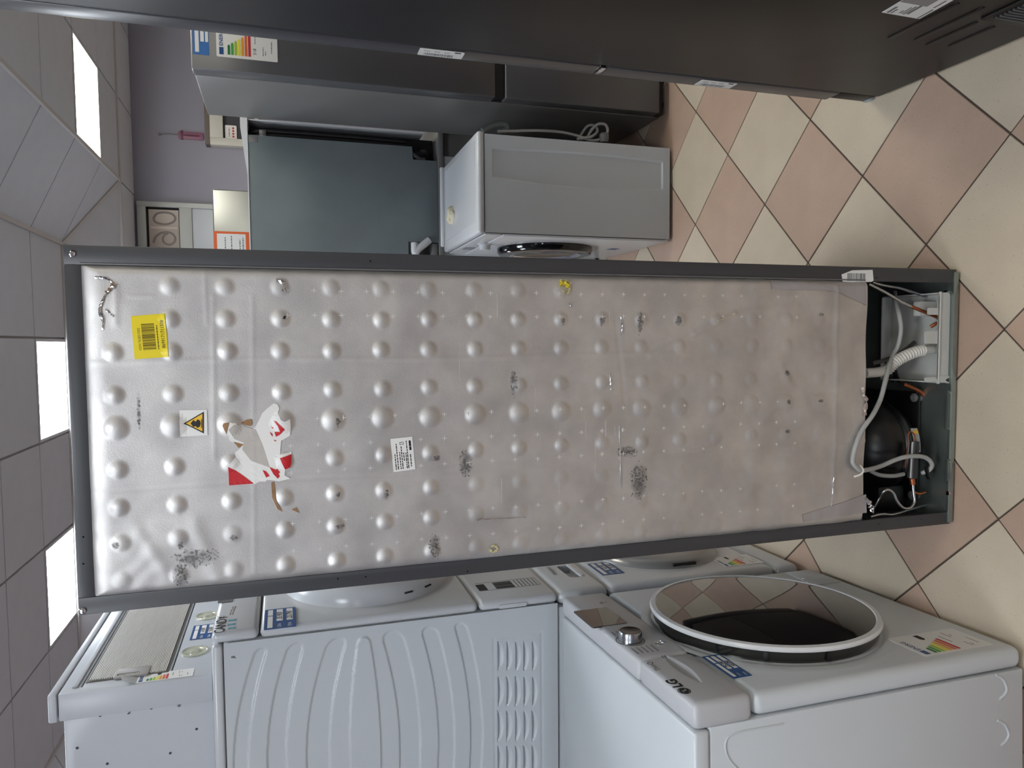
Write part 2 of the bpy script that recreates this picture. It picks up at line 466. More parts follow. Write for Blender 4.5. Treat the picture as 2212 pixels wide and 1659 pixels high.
# ceiling light panels
LFRAME = mat('light_frame', (.80, .80, .80), .5)
def emat(name, c1, c2, power):
    m = bpy.data.materials.new(name); m.use_nodes = True; nt = m.node_tree; b = nt.nodes['Principled BSDF']
    b.inputs['Base Color'].default_value = (.8, .8, .8, 1); b.inputs['Roughness'].default_value = .6
    tc = nt.nodes.new('ShaderNodeTexCoord'); sp = nt.nodes.new('ShaderNodeSeparateXYZ'); nt.links.new(tc.outputs['Generated'], sp.inputs[0])
    cr = nt.nodes.new('ShaderNodeValToRGB'); e = cr.color_ramp.elements
    e[0].position = 0; e[0].color = (*c1, 1); e[1].position = 1; e[1].color = (*c1, 1)
    k = e.new(.3); k.color = (*c1, 1); k = e.new(.5); k.color = (*c2, 1); k = e.new(.7); k.color = (*c1, 1)
    nt.links.new(sp.outputs[1], cr.inputs[0]); nt.links.new(cr.outputs[0], b.inputs['Emission Color'])
    b.inputs['Emission Strength'].default_value = power
    return m
E_COOL = emat('lit_diffuser_cool', (.87, .935, 1.0), (.87, .935, 1.0), PANEL_POWER)
E_WARM = emat('lit_diffuser_warm', (1.0, .97, .86), (.80, .72, .46), PANEL_POWER*.85)
def light_panel(cx, cy, z, label, m, seen):
    end = '' if seen else '_offscreen'
    t = thing('ceiling_light'+end, (cx, cy, z), label, 'light', 'square light panels in the ceiling')
    h = MOD/2-.006; w = .016
    bm = bmesh.new()
    for a0, a1, b0, b1 in ((-h, h, -h, -h+w), (-h, h, h-w, h), (-h, -h+w, -h+w, h-w), (h-w, h, -h+w, h-w)):
        box(cx+a0, cx+a1, cy+b0, cy+b1, z-.003, z+.011, bm=bm)
    obj('frame', bm, LFRAME, t, False)
    obj('diffuser'+end, box(cx-h+w, cx+h-w, cy-h+w, cy+h-w, z+.001, z+.010), m, t, False)
LAMP_LABEL = {(1, ZH, 0): 'square cool white ceiling light above the top of the turned fridge', (3, ZH, 0): 'square cool white ceiling light above the white range hood',
    (1, ZH, 4): 'square cool white ceiling light over the floor behind the turned fridge', (3, ZH, 4): 'square cool white ceiling light over the back of the tumble dryer',
    (1, ZH, 8): 'square cool white ceiling light over the floor facing the dimpled foil', (3, ZH, 8): 'square cool white ceiling light over the floor before the near washing machine',
    (1, ZH, 12): 'square cool white ceiling light farthest from the turned fridge', (3, ZH, 12): 'square cool white ceiling light farthest from the near washing machine',
    (0, ZL, 0): 'square ceiling light with yellowish middle beside the sloping ceiling strip', (0, ZL, 4): 'square warm ceiling light above the grey two door fridge',
    (0, ZL, 8): 'square warm ceiling light over the floor before the near black fridge', (0, ZL, 12): 'square warm ceiling light farthest from the near black fridge'}
for cx, cy, z in lamp_spots:
    ri = round((TY1-cy)/MOD-.5); ci = round((TX1-cx)/MOD-.5) if z == ZH else round((cx-TX1-SX)/MOD-.5)
    light_panel(cx, cy, z, LAMP_LABEL[(ci, z, ri)], E_COOL if z == ZH else E_WARM, ri == 0)

# ================================================================== THE TURNED FRIDGE (its back towards us)
FX0, FX1, FY, FZ = -.4416, .1600, 1.3296, 1.848
fr = thing('refrigerator', ((FX0+FX1)/2, FY+.28, 0), 'tall graphite fridge freezer turned round, dimpled foil back and open compressor bay', 'refrigerator')
DEP = .56
ZC = .272                                   # roof of the compressor bay
bm = bmesh.new()
box(FX0, FX1, FY+.008, FY+DEP-.06, ZC+.03, FZ, .004, bm=bm)
box(FX0, FX0+.012, FY+.004, FY+DEP-.06, .012, ZC+.03, bm=bm); box(FX1-.012, FX1, FY+.004, FY+DEP-.06, .012, ZC+.03, bm=bm)
obj('cabinet', bm, DGREY, fr)
obj('bay_back', box(FX0+.012, FX1-.012, FY+.30, FY+DEP-.06, .012, ZC+.03), mat('bay_liner', (.30, .295, .29), .7, nz=.2, nscale=10), fr)
for z0, z1 in ((.02, .66), (.675, FZ)):
    dr = obj('door', box(FX0, FX1, FY+DEP-.055, FY+DEP, z0, z1, .006), DGREY, fr)
FL = .0285
flanges = []
for x0, x1, y0, z0, z1 in ((FX1-FL-.003, FX1, FY, .012, FZ), (FX0, FX0+FL, FY, .012, FZ), (FX0+FL, FX1-FL-.003, FY+.0005, FZ-.025, FZ)):
    flanges.append(obj('frame_flange', box(x0, x1, y0, FY+.008, z0, z1, .0012), DGREY, fr))
FN = faceN(FY)
for x, y in ((155, 548), (178, 1320)):
    a, b = FN.px(x, y); bm = bmesh.new(); lathe(bm, FN, a, b, [(0, .004), (.003, .0038), (.0055, .002), (.006, 0)], 16); fbox(bm, FN, a-.003, a+.003, b-.0006, b+.0006, .0035, .0042)
    obj('screw', bm, CHROME, fr)
for x, y, k in ((1894, 600, 0), (1988, 601, 0), (800, 564, 0), (1898, 1132, 1), (1990, 1122, 1), (790, 1246, 1), (730, 1250, 1), (1010, 1234, 1), (180, 1160, 2), (180, 1218, 2)):
    a, b = FN.px(x, y); bool_cut(flanges[k], hole(bmesh.new(), FN, a, b, .0015, -.0070, .01))

# --- foil back panel with pressed dimples
BX0, BX1, BZ0, BZ1 = FX0+FL-.001, FX1-FL-.002, ZC+.004, FZ-.023
BULGE = .015
FOILF = faceN(FY-BULGE+.004)                # plane of the foil's flat field
COLS = [FOILF.px(730, y)[0] for y in (622, 690, 757, 842, 907, 988, 1066, 1135, 1210)]
ROWS = [FOILF.px(248, 850)[1]+(FOILF.px(1770, 850)[1]-FOILF.px(248, 850)[1])*k/16 for k in range(17)]
rd = random.Random(5)
DIM = []
for ri, z in enumerate(ROWS):
    for ci, x in enumerate(COLS):
        if ri == 0 and ci < 2: continue
        if ri > 9 and ci == 0: continue
        hh = .0048 if ri < 8 else .0048-.00026*(ri-7)
        if ci >= 6 and ri > 6: hh *= .5
        if ci == 0: hh *= .6
        if ri <= 2 and ci >= 7: hh *= rd.uniform(.3, .8)
        DIM.append((x+rd.uniform(-.001, .001), z+rd.uniform(-.001, .001), .0205 if ci == 4 else .0155, hh*(1.25 if ci == 4 else 1)))
CRE = [(FOILF.px(700, 776)[0], .0006, FOILF.px(1500, 776)[1], 2.), (FOILF.px(700, 1033)[0], -.0006, FOILF.px(1250, 1033)[1], 2.), (FOILF.px(1500, 975)[0], .0013, 0., FOILF.px(1380, 975)[1])]
ZRIDGE = FOILF.px(1805, 850)[1]
SEGS = []
for p, q, k, wd in (((1405, 768), (1500, 722), .0020, .006), ((1500, 722), (1588, 678), .0022, .005), ((1588, 678), (1720, 660), .0012, .009), ((460, 640), (463, 990), .0005, .003), ((440, 560), (447, 700), .0005, .003), ((545, 640), (550, 1235), .0004, .003),
                    ((1640, 1120), (1560, 1060), .0014, .010), ((1480, 905), (1400, 840), .0012, .012), ((1760, 850), (1805, 846), -.0015, .004), ((300, 1150), (360, 1240), .0012, .010), ((420, 1130), (470, 1250), .0012, .012), ((250, 620), (250, 700), .0008, .005), ((280, 640), (330, 640), .0006, .003), ((1690, 795), (1710, 830), .0014, .008), ((1430, 1030), (1520, 1050), .0012, .014), ((1330, 690), (1350, 870), -.0010, .004)):
    SEGS.append((*FOILF.px(*p), *FOILF.px(*q), k, wd))
def foil_h(x, z):
    """height of the foil above its rim plane (numpy arrays welcome)"""
    x = np.asarray(x, float); z = np.asarray(z, float)
    def q(d, w):
        t = np.clip(d/w, 0, 1); return np.sqrt(np.clip(1-(1-t)**2, 0, 1))
    h = BULGE*np.minimum(np.minimum(q(x-BX0, .020), q(BX1-x, .016)), q(BZ1-z, .034))
    for cx, cz, r, k in DIM:
        d2 = ((x-cx)**2+(z-cz)**2)/(r*r); m = d2 < 1
        if np.any(m): h = h+np.where(m, k*(1-np.minimum(d2, 1))**1.15, 0)
    for cx, k, z0, z1 in CRE:
        w = np.clip((z-z0)/.03, 0, 1)*np.clip((z1-z)/.03, 0, 1)
        h = h+k*np.exp(-((x-cx-.002*np.sin(z*9))/.0035)**2)*w
    for ax, az, bx, bz, k, wd in SEGS:
        vx, vz = bx-ax, bz-az; L2 = vx*vx+vz*vz
        t = np.clip(((x-ax)*vx+(z-az)*vz)/L2, 0, 1)
        d2 = (x-ax-t*vx)**2+(z-az-t*vz)**2
        h = h+k*np.exp(-d2/(wd*wd))
    h = h+.0022*np.exp(-((z-ZRIDGE)/.006)**2)*np.clip((x-BX0-.05)/.02, 0, 1)
    # soft waves, stronger low down
    low = np.clip((.95-z)/.5, 0, 1)
    h = h+(.0004+.0021*low)*(np.sin(x*31+z*17+1.3*np.sin(z*23))*np.sin(z*29-x*13))
    h = h-.003*np.clip((ZRIDGE-.012-z)/.04, 0, 1)
    top = np.clip((z-1.62)/.1, 0, 1)*np.clip((-.25-x)/.08, 0, 1)
    h = h+.0005*top*(np.sin(x*97+3*np.sin(z*43))*np.sin(z*61+2*np.sin(x*51)))
    return h
def foil_y(x, z): return FY+.004-foil_h(x, z)
STEP = .0032
nx = int((BX1-BX0)/STEP)+1; nz_ = int((BZ1-BZ0)/STEP)+1
xs = np.linspace(BX0, BX1, nx); zs = np.linspace(BZ0, BZ1, nz_)
XX, ZZ = np.meshgrid(xs, zs); YY = foil_y(XX, ZZ)
co = np.stack([XX, YY, ZZ], -1).reshape(-1, 3)
idx = np.arange(nx*nz_).reshape(nz_, nx)
fc = np.stack([idx[:-1, :-1], idx[:-1, 1:], idx[1:, 1:], idx[1:, :-1]], -1).reshape(-1, 4)
me = bpy.data.meshes.new('foil_panel'); me.from_pydata(co.tolist(), [], fc.tolist()); me.update()

def foil_material():
    m = bpy.data.materials.new('dull_foil'); m.use_nodes = True; nt = m.node_tree; L = nt.links; N = nt.nodes
    b = N['Principled BSDF']; b.inputs['Metallic'].default_value = .85
    tc = N.new('ShaderNodeTexCoord'); ob = tc.outputs['Object']
    def noise_(scale, det=6, vec=ob):
        n = N.new('ShaderNodeTexNoise'); n.inputs['Scale'].default_value = scale; n.inputs['Detail'].default_value = det; L.new(vec, n.inputs['Vector']); return n.outputs[0]
    def rng(v, a, b_, c, d):
        r = N.new('ShaderNodeMapRange'); r.inputs[1].default_value = a; r.inputs[2].default_value = b_; r.inputs[3].default_value = c; r.inputs[4].default_value = d; L.new(v, r.inputs[0]); return r.outputs[0]
    def math_(op, a, b_):
        n = N.new('ShaderNodeMath'); n.operation = op
        for i, v in enumerate((a, b_)):
            if isinstance(v, (int, float)): n.inputs[i].default_value = v
            else: L.new(v, n.inputs[i])
        return n.outputs[0]
    base = N.new('ShaderNodeMix'); base.data_type = 'RGBA'
    base.inputs['A'].default_value = (*s2l((.73, .72, .715)), 1); base.inputs['B'].default_value = (*s2l((.80, .79, .78)), 1)
    L.new(rng(noise_(14), .35, .65, 0, 1), base.inputs['Factor'])
    cur = base.outputs['Result']
    # scuffed dark marks with places of their own: (x, z, half width, half height)
    spots = []
    for x, y, rx, ry in ((390, 1240, .030, .016), (425, 1205, .020, .045), (1380, 1040, .050, .024), (1355, 975, .015, .03), (1005, 1000, .035, .018), (1300, 692, .014, .008), (1382, 695, .030, .008), (1465, 693, .014, .010),
                          (1215, 694, .010, .006), (1700, 806, .008, .010), (1702, 868, .008, .010), (1702, 932, .006, .010), (1775, 679, .006, .010), (1772, 866, .005, .010), (1110, 828, .030, .010), (730, 1068, .006, .006), (735, 1136, .006, .012),
                          (250, 1178, .010, .008), (730, 912, .012, .006), (835, 1070, .014, .006), (945, 990, .008, .010), (940, 1180, .03, .016), (300, 887, .040, .004), (390, 1178, .012, .006), (505, 1160, .008, .008)):
        a, c = FOILF.px(x, y); spots.append((a, c, rx, ry))
    sp = N.new('ShaderNodeSeparateXYZ'); L.new(ob, sp.inputs[0])
    mask = None
    for a, c, rx, ry in spots:
        dx = math_('DIVIDE', math_('SUBTRACT', sp.outputs[0], a), rx); dz_ = math_('DIVIDE', math_('SUBTRACT', sp.outputs[2], c), ry)
        d = math_('ADD', math_('MULTIPLY', dx, dx), math_('MULTIPLY', dz_, dz_))
        k = rng(d, 0, 1, 1, 0)
        mask = k if mask is None else math_('MAXIMUM', mask, k)
    grit = noise_(240, 8)
    dark = rng(math_('ADD', grit, math_('MULTIPLY', mask, .22)), .66, .74, 0, .9)
    dark = math_('MULTIPLY', dark, rng(mask, .02, .2, 0, 1))
    smear = math_('MULTIPLY', rng(math_('MULTIPLY', mask, noise_(60, 6)), .18, .50, 0, .55), 1.0)
    dark = math_('MAXIMUM', math_('MULTIPLY', dark, .8), smear)
    mx = N.new('ShaderNodeMix'); mx.data_type = 'RGBA'; L.new(dark, mx.inputs['Factor']); L.new(cur, mx.inputs['A']); mx.inputs['B'].default_value = (*s2l((.24, .23, .23)), 1)
    cur = mx.outputs['Result']
    # bright horizontal scratches
    mp = N.new('ShaderNodeMapping'); mp.inputs['Scale'].default_value = (9, 1, 240); L.new(ob, mp.inputs['Vector'])
    sc = rng(noise_(1.0, 3, mp.outputs[0]), .71, .75, 0, 1)
    zone = math_('MULTIPLY', rng(sp.outputs[2], .75, .9, 0, 1), rng(sp.outputs[2], 1.25, 1.4, 1, 0))
    sc = math_('MULTIPLY', math_('MULTIPLY', sc, zone), .55)
    m2 = N.new('ShaderNodeMix'); m2.data_type = 'RGBA'; L.new(sc, m2.inputs['Factor']); L.new(cur, m2.inputs['A']); m2.inputs['B'].default_value = (.85, .85, .86, 1)
    L.new(m2.outputs['Result'], b.inputs['Base Color'])
    L.new(math_('ADD', rng(noise_(22), .3, .7, .46, .58), math_('MULTIPLY', dark, .2)), b.inputs['Roughness'])
    bp = N.new('ShaderNodeBump'); bp.inputs['Strength'].default_value = .25; bp.inputs['Distance'].default_value = .001
    L.new(noise_(420, 3), bp.inputs['Height']); L.new(bp.outputs[0], b.inputs['Normal'])
    return m
FOIL = foil_material()
foil = obj('foil_panel', me, FOIL, fr, label='dull silver foil sheet with rows of pressed dimples')
SHINY = mat('shiny_foil', (.86, .86, .87), .16, 1., nz=.1, nscale=50)
# stamped crosses
bm = bmesh.new()
cross = bmesh.new()
for s in ((.0045, .0007), (.0007, .0050)): fbox(cross, FN.sub(0, 0, 0), -s[0], s[0], -s[1], s[1], 0, .0006)
for v in cross.verts: v.co.y -= FY
cme = bpy.data.meshes.new('stamped_cross'); cross.to_mesh(cme); cross.free(); cme.materials.append(mat('cross_mark', (.88, .88, .87), .35, .3))
CC = [FOILF.px(680, y)[0] for y in (628, 682, 905, 961, 1018, 1128, 1186)]
cz0 = FOILF.px(679, 650)[1]; cst = (FOILF.px(679, 650)[1]-FOILF.px(1159, 650)[1])/9
for k in range(-1, 23):
    for ci, x in enumerate(CC):
        z = cz0-k*cst
        if k < 0 and ci in (2,): continue
        if k > 15 and (k*7+ci*3) % 5 == 0: continue
        o = bpy.data.objects.new('stamped_cross', cme); COL.objects.link(o); attach(o, foil)
        x2 = x+rd.uniform(-.001, .001); z2 = z+rd.uniform(-.0008, .0008)
        o.location = (x2, float(foil_y(x2, z2))-.0001, z2); o.rotation_euler = (0, rd.uniform(-.1, .1), 0)
        s = .9 if k < 14 else .72
        o.scale = (s, 1, s)

def conform(bm, off):
    for v in bm.verts: v.co.y = float(foil_y(v.co.x, v.co.z))-off
    return bm
def patch(pix, off=.0010, f=FOILF, maxe=.008):
    """flat sticker outline given in picture pixels, laid over the foil"""
    bm = bmesh.new(); vs = [bm.verts.new(f.pt(*f.px(x, y))) for x, y in pix]
    es = [bm.edges.new((vs[i], vs[(i+1) % len(vs)])) for i in range(len(vs))]
    bmesh.ops.triangle_fill(bm, edges=es, use_beauty=True)
    for _ in range(4):
        L = [e for e in bm.edges if e.calc_length() > maxe]
        if not L: break
        bmesh.ops.subdivide_edges(bm, edges=L, cuts=1); bmesh.ops.triangulate(bm, faces=bm.faces[:])
    conform(bm, off)
    for f_ in bm.faces:
        f_.normal_update()
        if f_.normal.y > 0: f_.normal_flip()
    # a little thickness
    r = bmesh.ops.extrude_face_region(bm, geom=bm.faces[:])
    for v in [g_ for g_ in r['geom'] if isinstance(g_, bmesh.types.BMVert)]: v.co.y -= .0003
    return bm
def sticker_frame(p00, p10, p01):
    """frame of a sticker from its (picture) lower left, lower right and upper left corners"""
    A, B, C = [FOILF.pt(*FOILF.px(*p)) for p in (p00, p10, p01)]
    f = Fr(A, B-A, C-A); f.u = (f.u-f.r*f.u.dot(f.r)).normalized(); f.n = f.r.cross(f.u)
    return f, (B-A).length, (C-A).length
def foil_text(s, size, f, a, b, m, parent, **k):
    me = text_mesh(s, size, f, a, b, **k)
    for v in me.vertices: v.co.y = float(foil_y(v.co.x, v.co.z))-.0016
    return obj('lettering', me, m, parent, False)

# yellow sticker (upright: left edge is the lower edge in the picture)
ys = obj('yellow_sticker', patch([(283, 683), (356, 677), (365, 771), (291, 776)]), YEL, fr, False, label='yellow barcode sticker')
f, w, h = sticker_frame((365, 771), (356, 677), (291, 776))
bm = bmesh.new(); barcode(bm, f, w*.19, w*.79, h*.34, h*.72, .0, 34, 3); conform(bm, .0015); obj('barcode', bm, mat('print_olive', (.30, .27, .05), .6), ys, False)
foil_text('8699171711508', h*.15, f, w*.21, h*.11, MATS['print_olive'], ys, bold=.0001, sx=.92)
foil_text('KDN 76283 F302', h*.11, f, w*.19, h*.80, MATS['print_olive'], ys, sx=.9)
bm = bmesh.new(); dashes(bm, f, [(w*.19, w*.75, h*.27)], 0, .0014); conform(bm, .0015); obj('fine_print', bm, MATS['print_olive'], ys, False)
# flammable-gas warning
ws = obj('warning_sticker', patch([(388, 886), (447, 885), (449, 940), (390, 943)]), PAPER, fr, False, label='white sticker with yellow flame warning triangle')
obj('triangle_edge', patch([(397, 914.4), (440.5, 889), (440.5, 936)], .0016), INK, ws, False)
obj('triangle', patch([(402, 914.2), (437.5, 893.5), (437.5, 931.5)], .0021), AMBER, ws, False)
fl = [(412, 914), (418, 907), (423, 911), (427, 905.5), (432, 908), (434, 914), (432, 921), (427, 924), (423, 920), (418, 922)]
obj('flame', patch(fl, .0026), INK, ws, False)
obj('flame_base', patch([(435, 905), (436.5, 905), (436.5, 924), (435, 924)], .0026), INK, ws, False)
# small printed label
ls = obj('paper_label', patch([(843, 948), (890, 943), (897, 1013), (850, 1020)]), PAPER, fr, False, label='small white printed paper label')
f, w, h = sticker_frame((897, 1013), (890, 943), (850, 1020))
bm = bmesh.new(); dashes(bm, f, [(w*.06, w*.55, h*.86), (w*.06, w*.88, h*.76), (w*.06, w*.60, h*.64), (w*.06, w*.75, h*.55), (w*.30, w*.55, h*.46), (w*.06, w*.55, h*.36), (w*.06, w*.90, h*.29), (w*.1, w*.5, h*.16)], 0, .0017); conform(bm, .0015); obj('fine_print', bm, INK, ls, False)
bm = bmesh.new(); dashes(bm, f, [(w*.60, w*.88, h*.13)], 0, .0034)
for k in range(7): fbox(bm, f, w*(.60+.045*k), w*(.625+.045*k), h*.09, h*.19, 0, .0002)
fbox(bm, f, w*.80, w*.88, h*.58, h*.60, 0, .0002); fbox(bm, f, w*.80, w*.88, h*.42, h*.44, 0, .0002); fbox(bm, f, w*.80, w*.815, h*.42, h*.6, 0, .0002); fbox(bm, f, w*.865, w*.88, h*.42, h*.6, 0, .0002)
conform(bm, .0015); obj('bold_print', bm, INK, ls, False)
# torn red and white label
def Zm(pts): return [(470+x/8.295, 860+y/8.295) for x, y in pts]
tl = obj('torn_label', patch(Zm([(90, 500), (110, 445), (215, 420), (260, 440), (330, 440), (360, 500), (430, 470), (520, 520), (600, 570), (680, 510), (770, 340), (800, 270), (880, 190), (1010, 90), (1070, 110), (1110, 180), (1080, 270), (1140, 390), (1200, 420), (1300, 370), (1310, 520), (1300, 670), (1140, 760), (1120, 1010), (1320, 960), (1330, 1180), (1300, 1250), (1210, 1290), (1200, 1380), (1310, 1440), (1100, 1490), (900, 1460), (850, 1500), (760, 1490), (680, 1540), (200, 1560), (195, 1200), (330, 1050), (310, 980), (440, 870), (300, 800), (220, 770), (170, 650)])), PAPER, fr, False, label='remains of a torn red and white paper label')
for pts in ([(195, 1225), (350, 1310), (480, 1400), (650, 1530), (205, 1560)], [(1115, 1070), (1325, 1000), (1325, 1160), (1300, 1240), (1210, 1280)],
            [(930, 1230), (1040, 1280), (1070, 1265), (1120, 1330), (1090, 1350), (1115, 1400), (1080, 1440), (1000, 1360)], [(805, 1285), (870, 1310), (930, 1390), (870, 1420)],
            [(1005, 400), (1050, 410), (1205, 560), (1110, 660), (1045, 690), (1020, 600), (1120, 600), (1080, 500)], [(960, 500), (1010, 535), (980, 545)], [(930, 600), (985, 640), (985, 690), (955, 650)], [(1005, 745), (1055, 755), (1030, 775)]):
    obj('red_print', patch(Zm(pts), .0016), RED, tl, False)
obj('scuffed_paper', patch(Zm([(200, 560), (300, 470), (430, 490), (680, 560), (800, 830), (930, 1240), (600, 1120), (440, 920), (470, 800), (300, 730)]), .0014), PAPERG, tl, False)
for pts in ([(90, 490), (110, 445), (215, 425), (180, 560), (160, 640)], [(285, 780), (470, 830), (380, 890)], [(420, 440), (520, 385), (600, 375), (620, 450), (600, 500), (500, 480)]):
    obj('glue_stain', patch(Zm(pts), .0019), TAN, tl, False)
for pts in ([(586, 1042), (592, 1040), (596, 1080), (610, 1105), (600, 1100), (588, 1075)], [(630, 1100), (640, 1096), (647, 1108), (640, 1105)]):
    obj('glue_stain', patch(pts, .0012), TAN, fr, False)
# crumpled tape and torn edges
def crumple(pts, r, m, name, seed=0):
    rr = random.Random(seed); bm = bmesh.new(); path = []
    for x, y in pts:
        a, b = FOILF.px(x, y); path.append(Vector((a, float(foil_y(a, b))-.0015, b)))
    n = tube(bm, path, lambda t: r*(.35+.65*abs(math.sin(t*9+seed))), 6, 5)
    for v in bm.verts: v.co += Vector((rr.uniform(-1, 1), rr.uniform(-1, .2), rr.uniform(-1, 1)))*r*.5
    return obj(name, bm, m, fr, False)
crumple([(207, 600), (228, 602), (243, 612), (247, 618), (232, 632), (222, 650), (216, 672), (222, 690), (222, 712)], .0022, SHINY, 'torn_tape', 1)
crumple([(243, 612), (240, 622), (230, 632)], .0025, TAN, 'torn_tape', 2)
crumple([(228, 668), (240, 680), (247, 684)], .0012, SHINY, 'torn_tape', 3)
crumple([(598, 605), (606, 609), (612, 614)], .0035, SHINY, 'foil_hole', 4)
crumple([(612, 624), (617, 630)], .0028, SHINY, 'foil_hole', 5)
crumple([(616, 683), (614, 689)], .0026, DARKGAP, 'foil_hole', 6)
crumple([(1340, 684), (1343, 705), (1342, 725)], .0016, SHINY, 'foil_hole', 11)
crumple([(1317, 806), (1318, 830), (1319, 843)], .0014, SHINY, 'foil_hole', 12)
crumple([(1337, 920), (1339, 990), (1340, 1055)], .0011, SHINY, 'foil_hole', 13)
crumple([(1030, 1123), (1080, 1120), (1135, 1117)], .0009, SHINY, 'foil_hole', 14)
crumple([(1548, 694), (1570, 685), (1586, 677)], .0016, TB, 'foil_hole', 15)
crumple([(1800, 1030), (1797, 1060), (1794, 1098)], .0009, SHINY, 'foil_hole', 16)
GLUEY = mat('glue_yellow', (.80, .72, .15), .35, nz=.2, nscale=90); GLUEC = mat('glue_clear', (.72, .68, .52), .25)
crumple([(1208, 613), (1220, 612), (1226, 620)], .005, GLUEY, 'glue_blob', 7)
crumple([(1210, 606), (1224, 606), (1232, 616), (1226, 634), (1214, 628)], .0026, GLUEC, 'glue_blob', 8)
crumple([(1057, 1184), (1068, 1178), (1074, 1186), (1064, 1192), (1058, 1186)], .0024, GLUEC, 'glue_blob', 9)
crumple([(1230, 655), (1234, 662)], .003, SHINY, 'glue_blob', 10)
# clear tape along the top roll and the taped lower corners
TAPE = mat('tape_film', (.62, .60, .60), .3, .2, nz=.03)
for pts in ([(1666, 604), (1795, 618), (1872, 612), (1872, 660), (1815, 632), (1790, 628), (1668, 625)], [(1735, 1112), (1872, 1068), (1874, 1108), (1800, 1118), (1736, 1128)]):
    obj('tape', patch(pts, .0010), TAPE, fr, False)
crumple([(1866, 838), (1866, 852), (1872, 866), (1870, 880), (1868, 898)], .0040, mat('torn_foil_edge', (.62, .57, .54), .4, .4), 'torn_tape', 20)
crumple([(1870, 1075), (1880, 1090), (1884, 1105)], .006, SHINY, 'torn_tape', 21)
# barcode sticker on the flange
bs = obj('barcode_sticker', fprism(bmesh.new(), FN, [FN.px(*q) for q in ((1820, 610), (1817, 593), (1840, 584), (1884, 583), (1886, 606), (1882, 609))], .0008, .0014), PAPER, fr, False)
a0, b0 = FN.px(1868, 608); a1, b1 = FN.px(1829, 590)
bm = bmesh.new()
n = 22
for k in range(n):
    z = b0+(b1-b0)*k/n; t = (b1-b0)/n*rd.choice((.35, .5, .75)); fbox(bm, FN, a0, a1, z, z+t, .0015, .0017)
obj('barcode', bm, INKG, bs, False)
# grey bead that closes the flange to the foil
bm = bmesh.new(); tube(bm, [(BX1+.001, FY-.001, BZ0), (BX1+.001, FY-.001, BZ1)], .0018, 6, 0); obj('bead', bm, mat('bead_grey', (.45, .45, .46), .4, .3), fr)

# --- compressor bay
BAYD = .30
obj('bay_roof', box(FX0+.012, FX1-.012, FY+.002, FY+.31, ZC-.004, ZC+.03), MATS['bay_liner'], fr)
bm = bmesh.new()
box(FX0+.010, FX1-.010, FY+.002, FY+.31, .016, .020, bm=bm)
bp = obj('base_plate', bm, ZINC, fr, label='zinc base plate with pressed ribs')
bm = bmesh.new(); box(FX0+.004, FX1-.006, FY-.004, FY+.004, .008, .022, .002, bm=bm); obj('edge_rail', bm, ZINC, bp)
for p0, p1 in (((2050, 843), (2050, 930)), ((2050, 992), (2050, 1040))):
    A = Fr((0, 0, .020), X, Y)
    a0, b0 = A.px(*p0); a1, b1 = A.px(*p1)
    bm = bmesh.new(); fprism(bm, A, rrect(min(a0, a1), max(a0, a1), b0-.008, b0+.008, .007), 0, .005, .0025); obj('pressed_rib', bm, ZINC, bp)
for x, y in ((2050, 1065), (2046, 632)):
    A = Fr((0, 0, .020), X, Y); a, b = A.px(x, y); bm = bmesh.new(); lathe(bm, A, a, b, [(0, .006), (.005, .005), (.006, 0)], 12); obj('bolt', bm, CHROME, bp)
# feet
for x in (FX0+.04, FX1-.04):
    bm = bmesh.new(); lathe(bm, faceT(0), x, FY+.05, [(0, 0), (.018, 0), (.018, .016), (0, .016)], 16); obj('foot', bm, BLACK, fr)
    bm = bmesh.new(); lathe(bm, faceT(0), x, FY+DEP-.10, [(0, 0), (.018, 0), (.018, .03), (0, .03)], 16); obj('foot', bm, BLACK, fr)
# compressor
CY = FY+.178
cA = P(1960, 952, CY)
comp_m = mat('compressor_black', (.055, .055, .065), .33, nz=.2, nscale=12, bump=.25, bscale=40)
bm = bmesh.new()
prof = []
R0 = .116
for k in range(15):
    t = k/14*math.pi/2; prof.append((R0*math.cos(t)**.8 if k < 14 else 0, .105+.100*math.sin(t)))
prof = [(0, .030), (.068, .031), (.100, .045), (.113, .070), (.122, .084), (.122, .092), (R0, .096)]+prof
lathe(bm, faceT(0), cA.x, CY, prof, 48)
for v in bm.verts: v.co.y = CY+(v.co.y-CY)*1.1
comp = obj('compressor', bm, comp_m, fr, label='black domed compressor')
bm = bmesh.new(); box(cA.x-.135, cA.x+.135, CY-.10, CY+.085, .027, .033, .002, bm=bm); obj('mounting_plate', bm, BLACK, comp)
for sx in (-1, 1):
    bm = bmesh.new(); lathe(bm, faceT(0), cA.x+sx*.122, CY-.088, [(0, .020), (.011, .020), (.009, .027), (.011, .036), (.005, .038), (.005, .042), (0, .042)], 16); obj('rubber_mount', bm, GREYP, comp)
bm = bmesh.new(); box(cA.x-.165, cA.x-.095, CY-.08, CY+.05, .045, .13, .012, bm=bm); obj('relay_cover', bm, BLACK, comp)
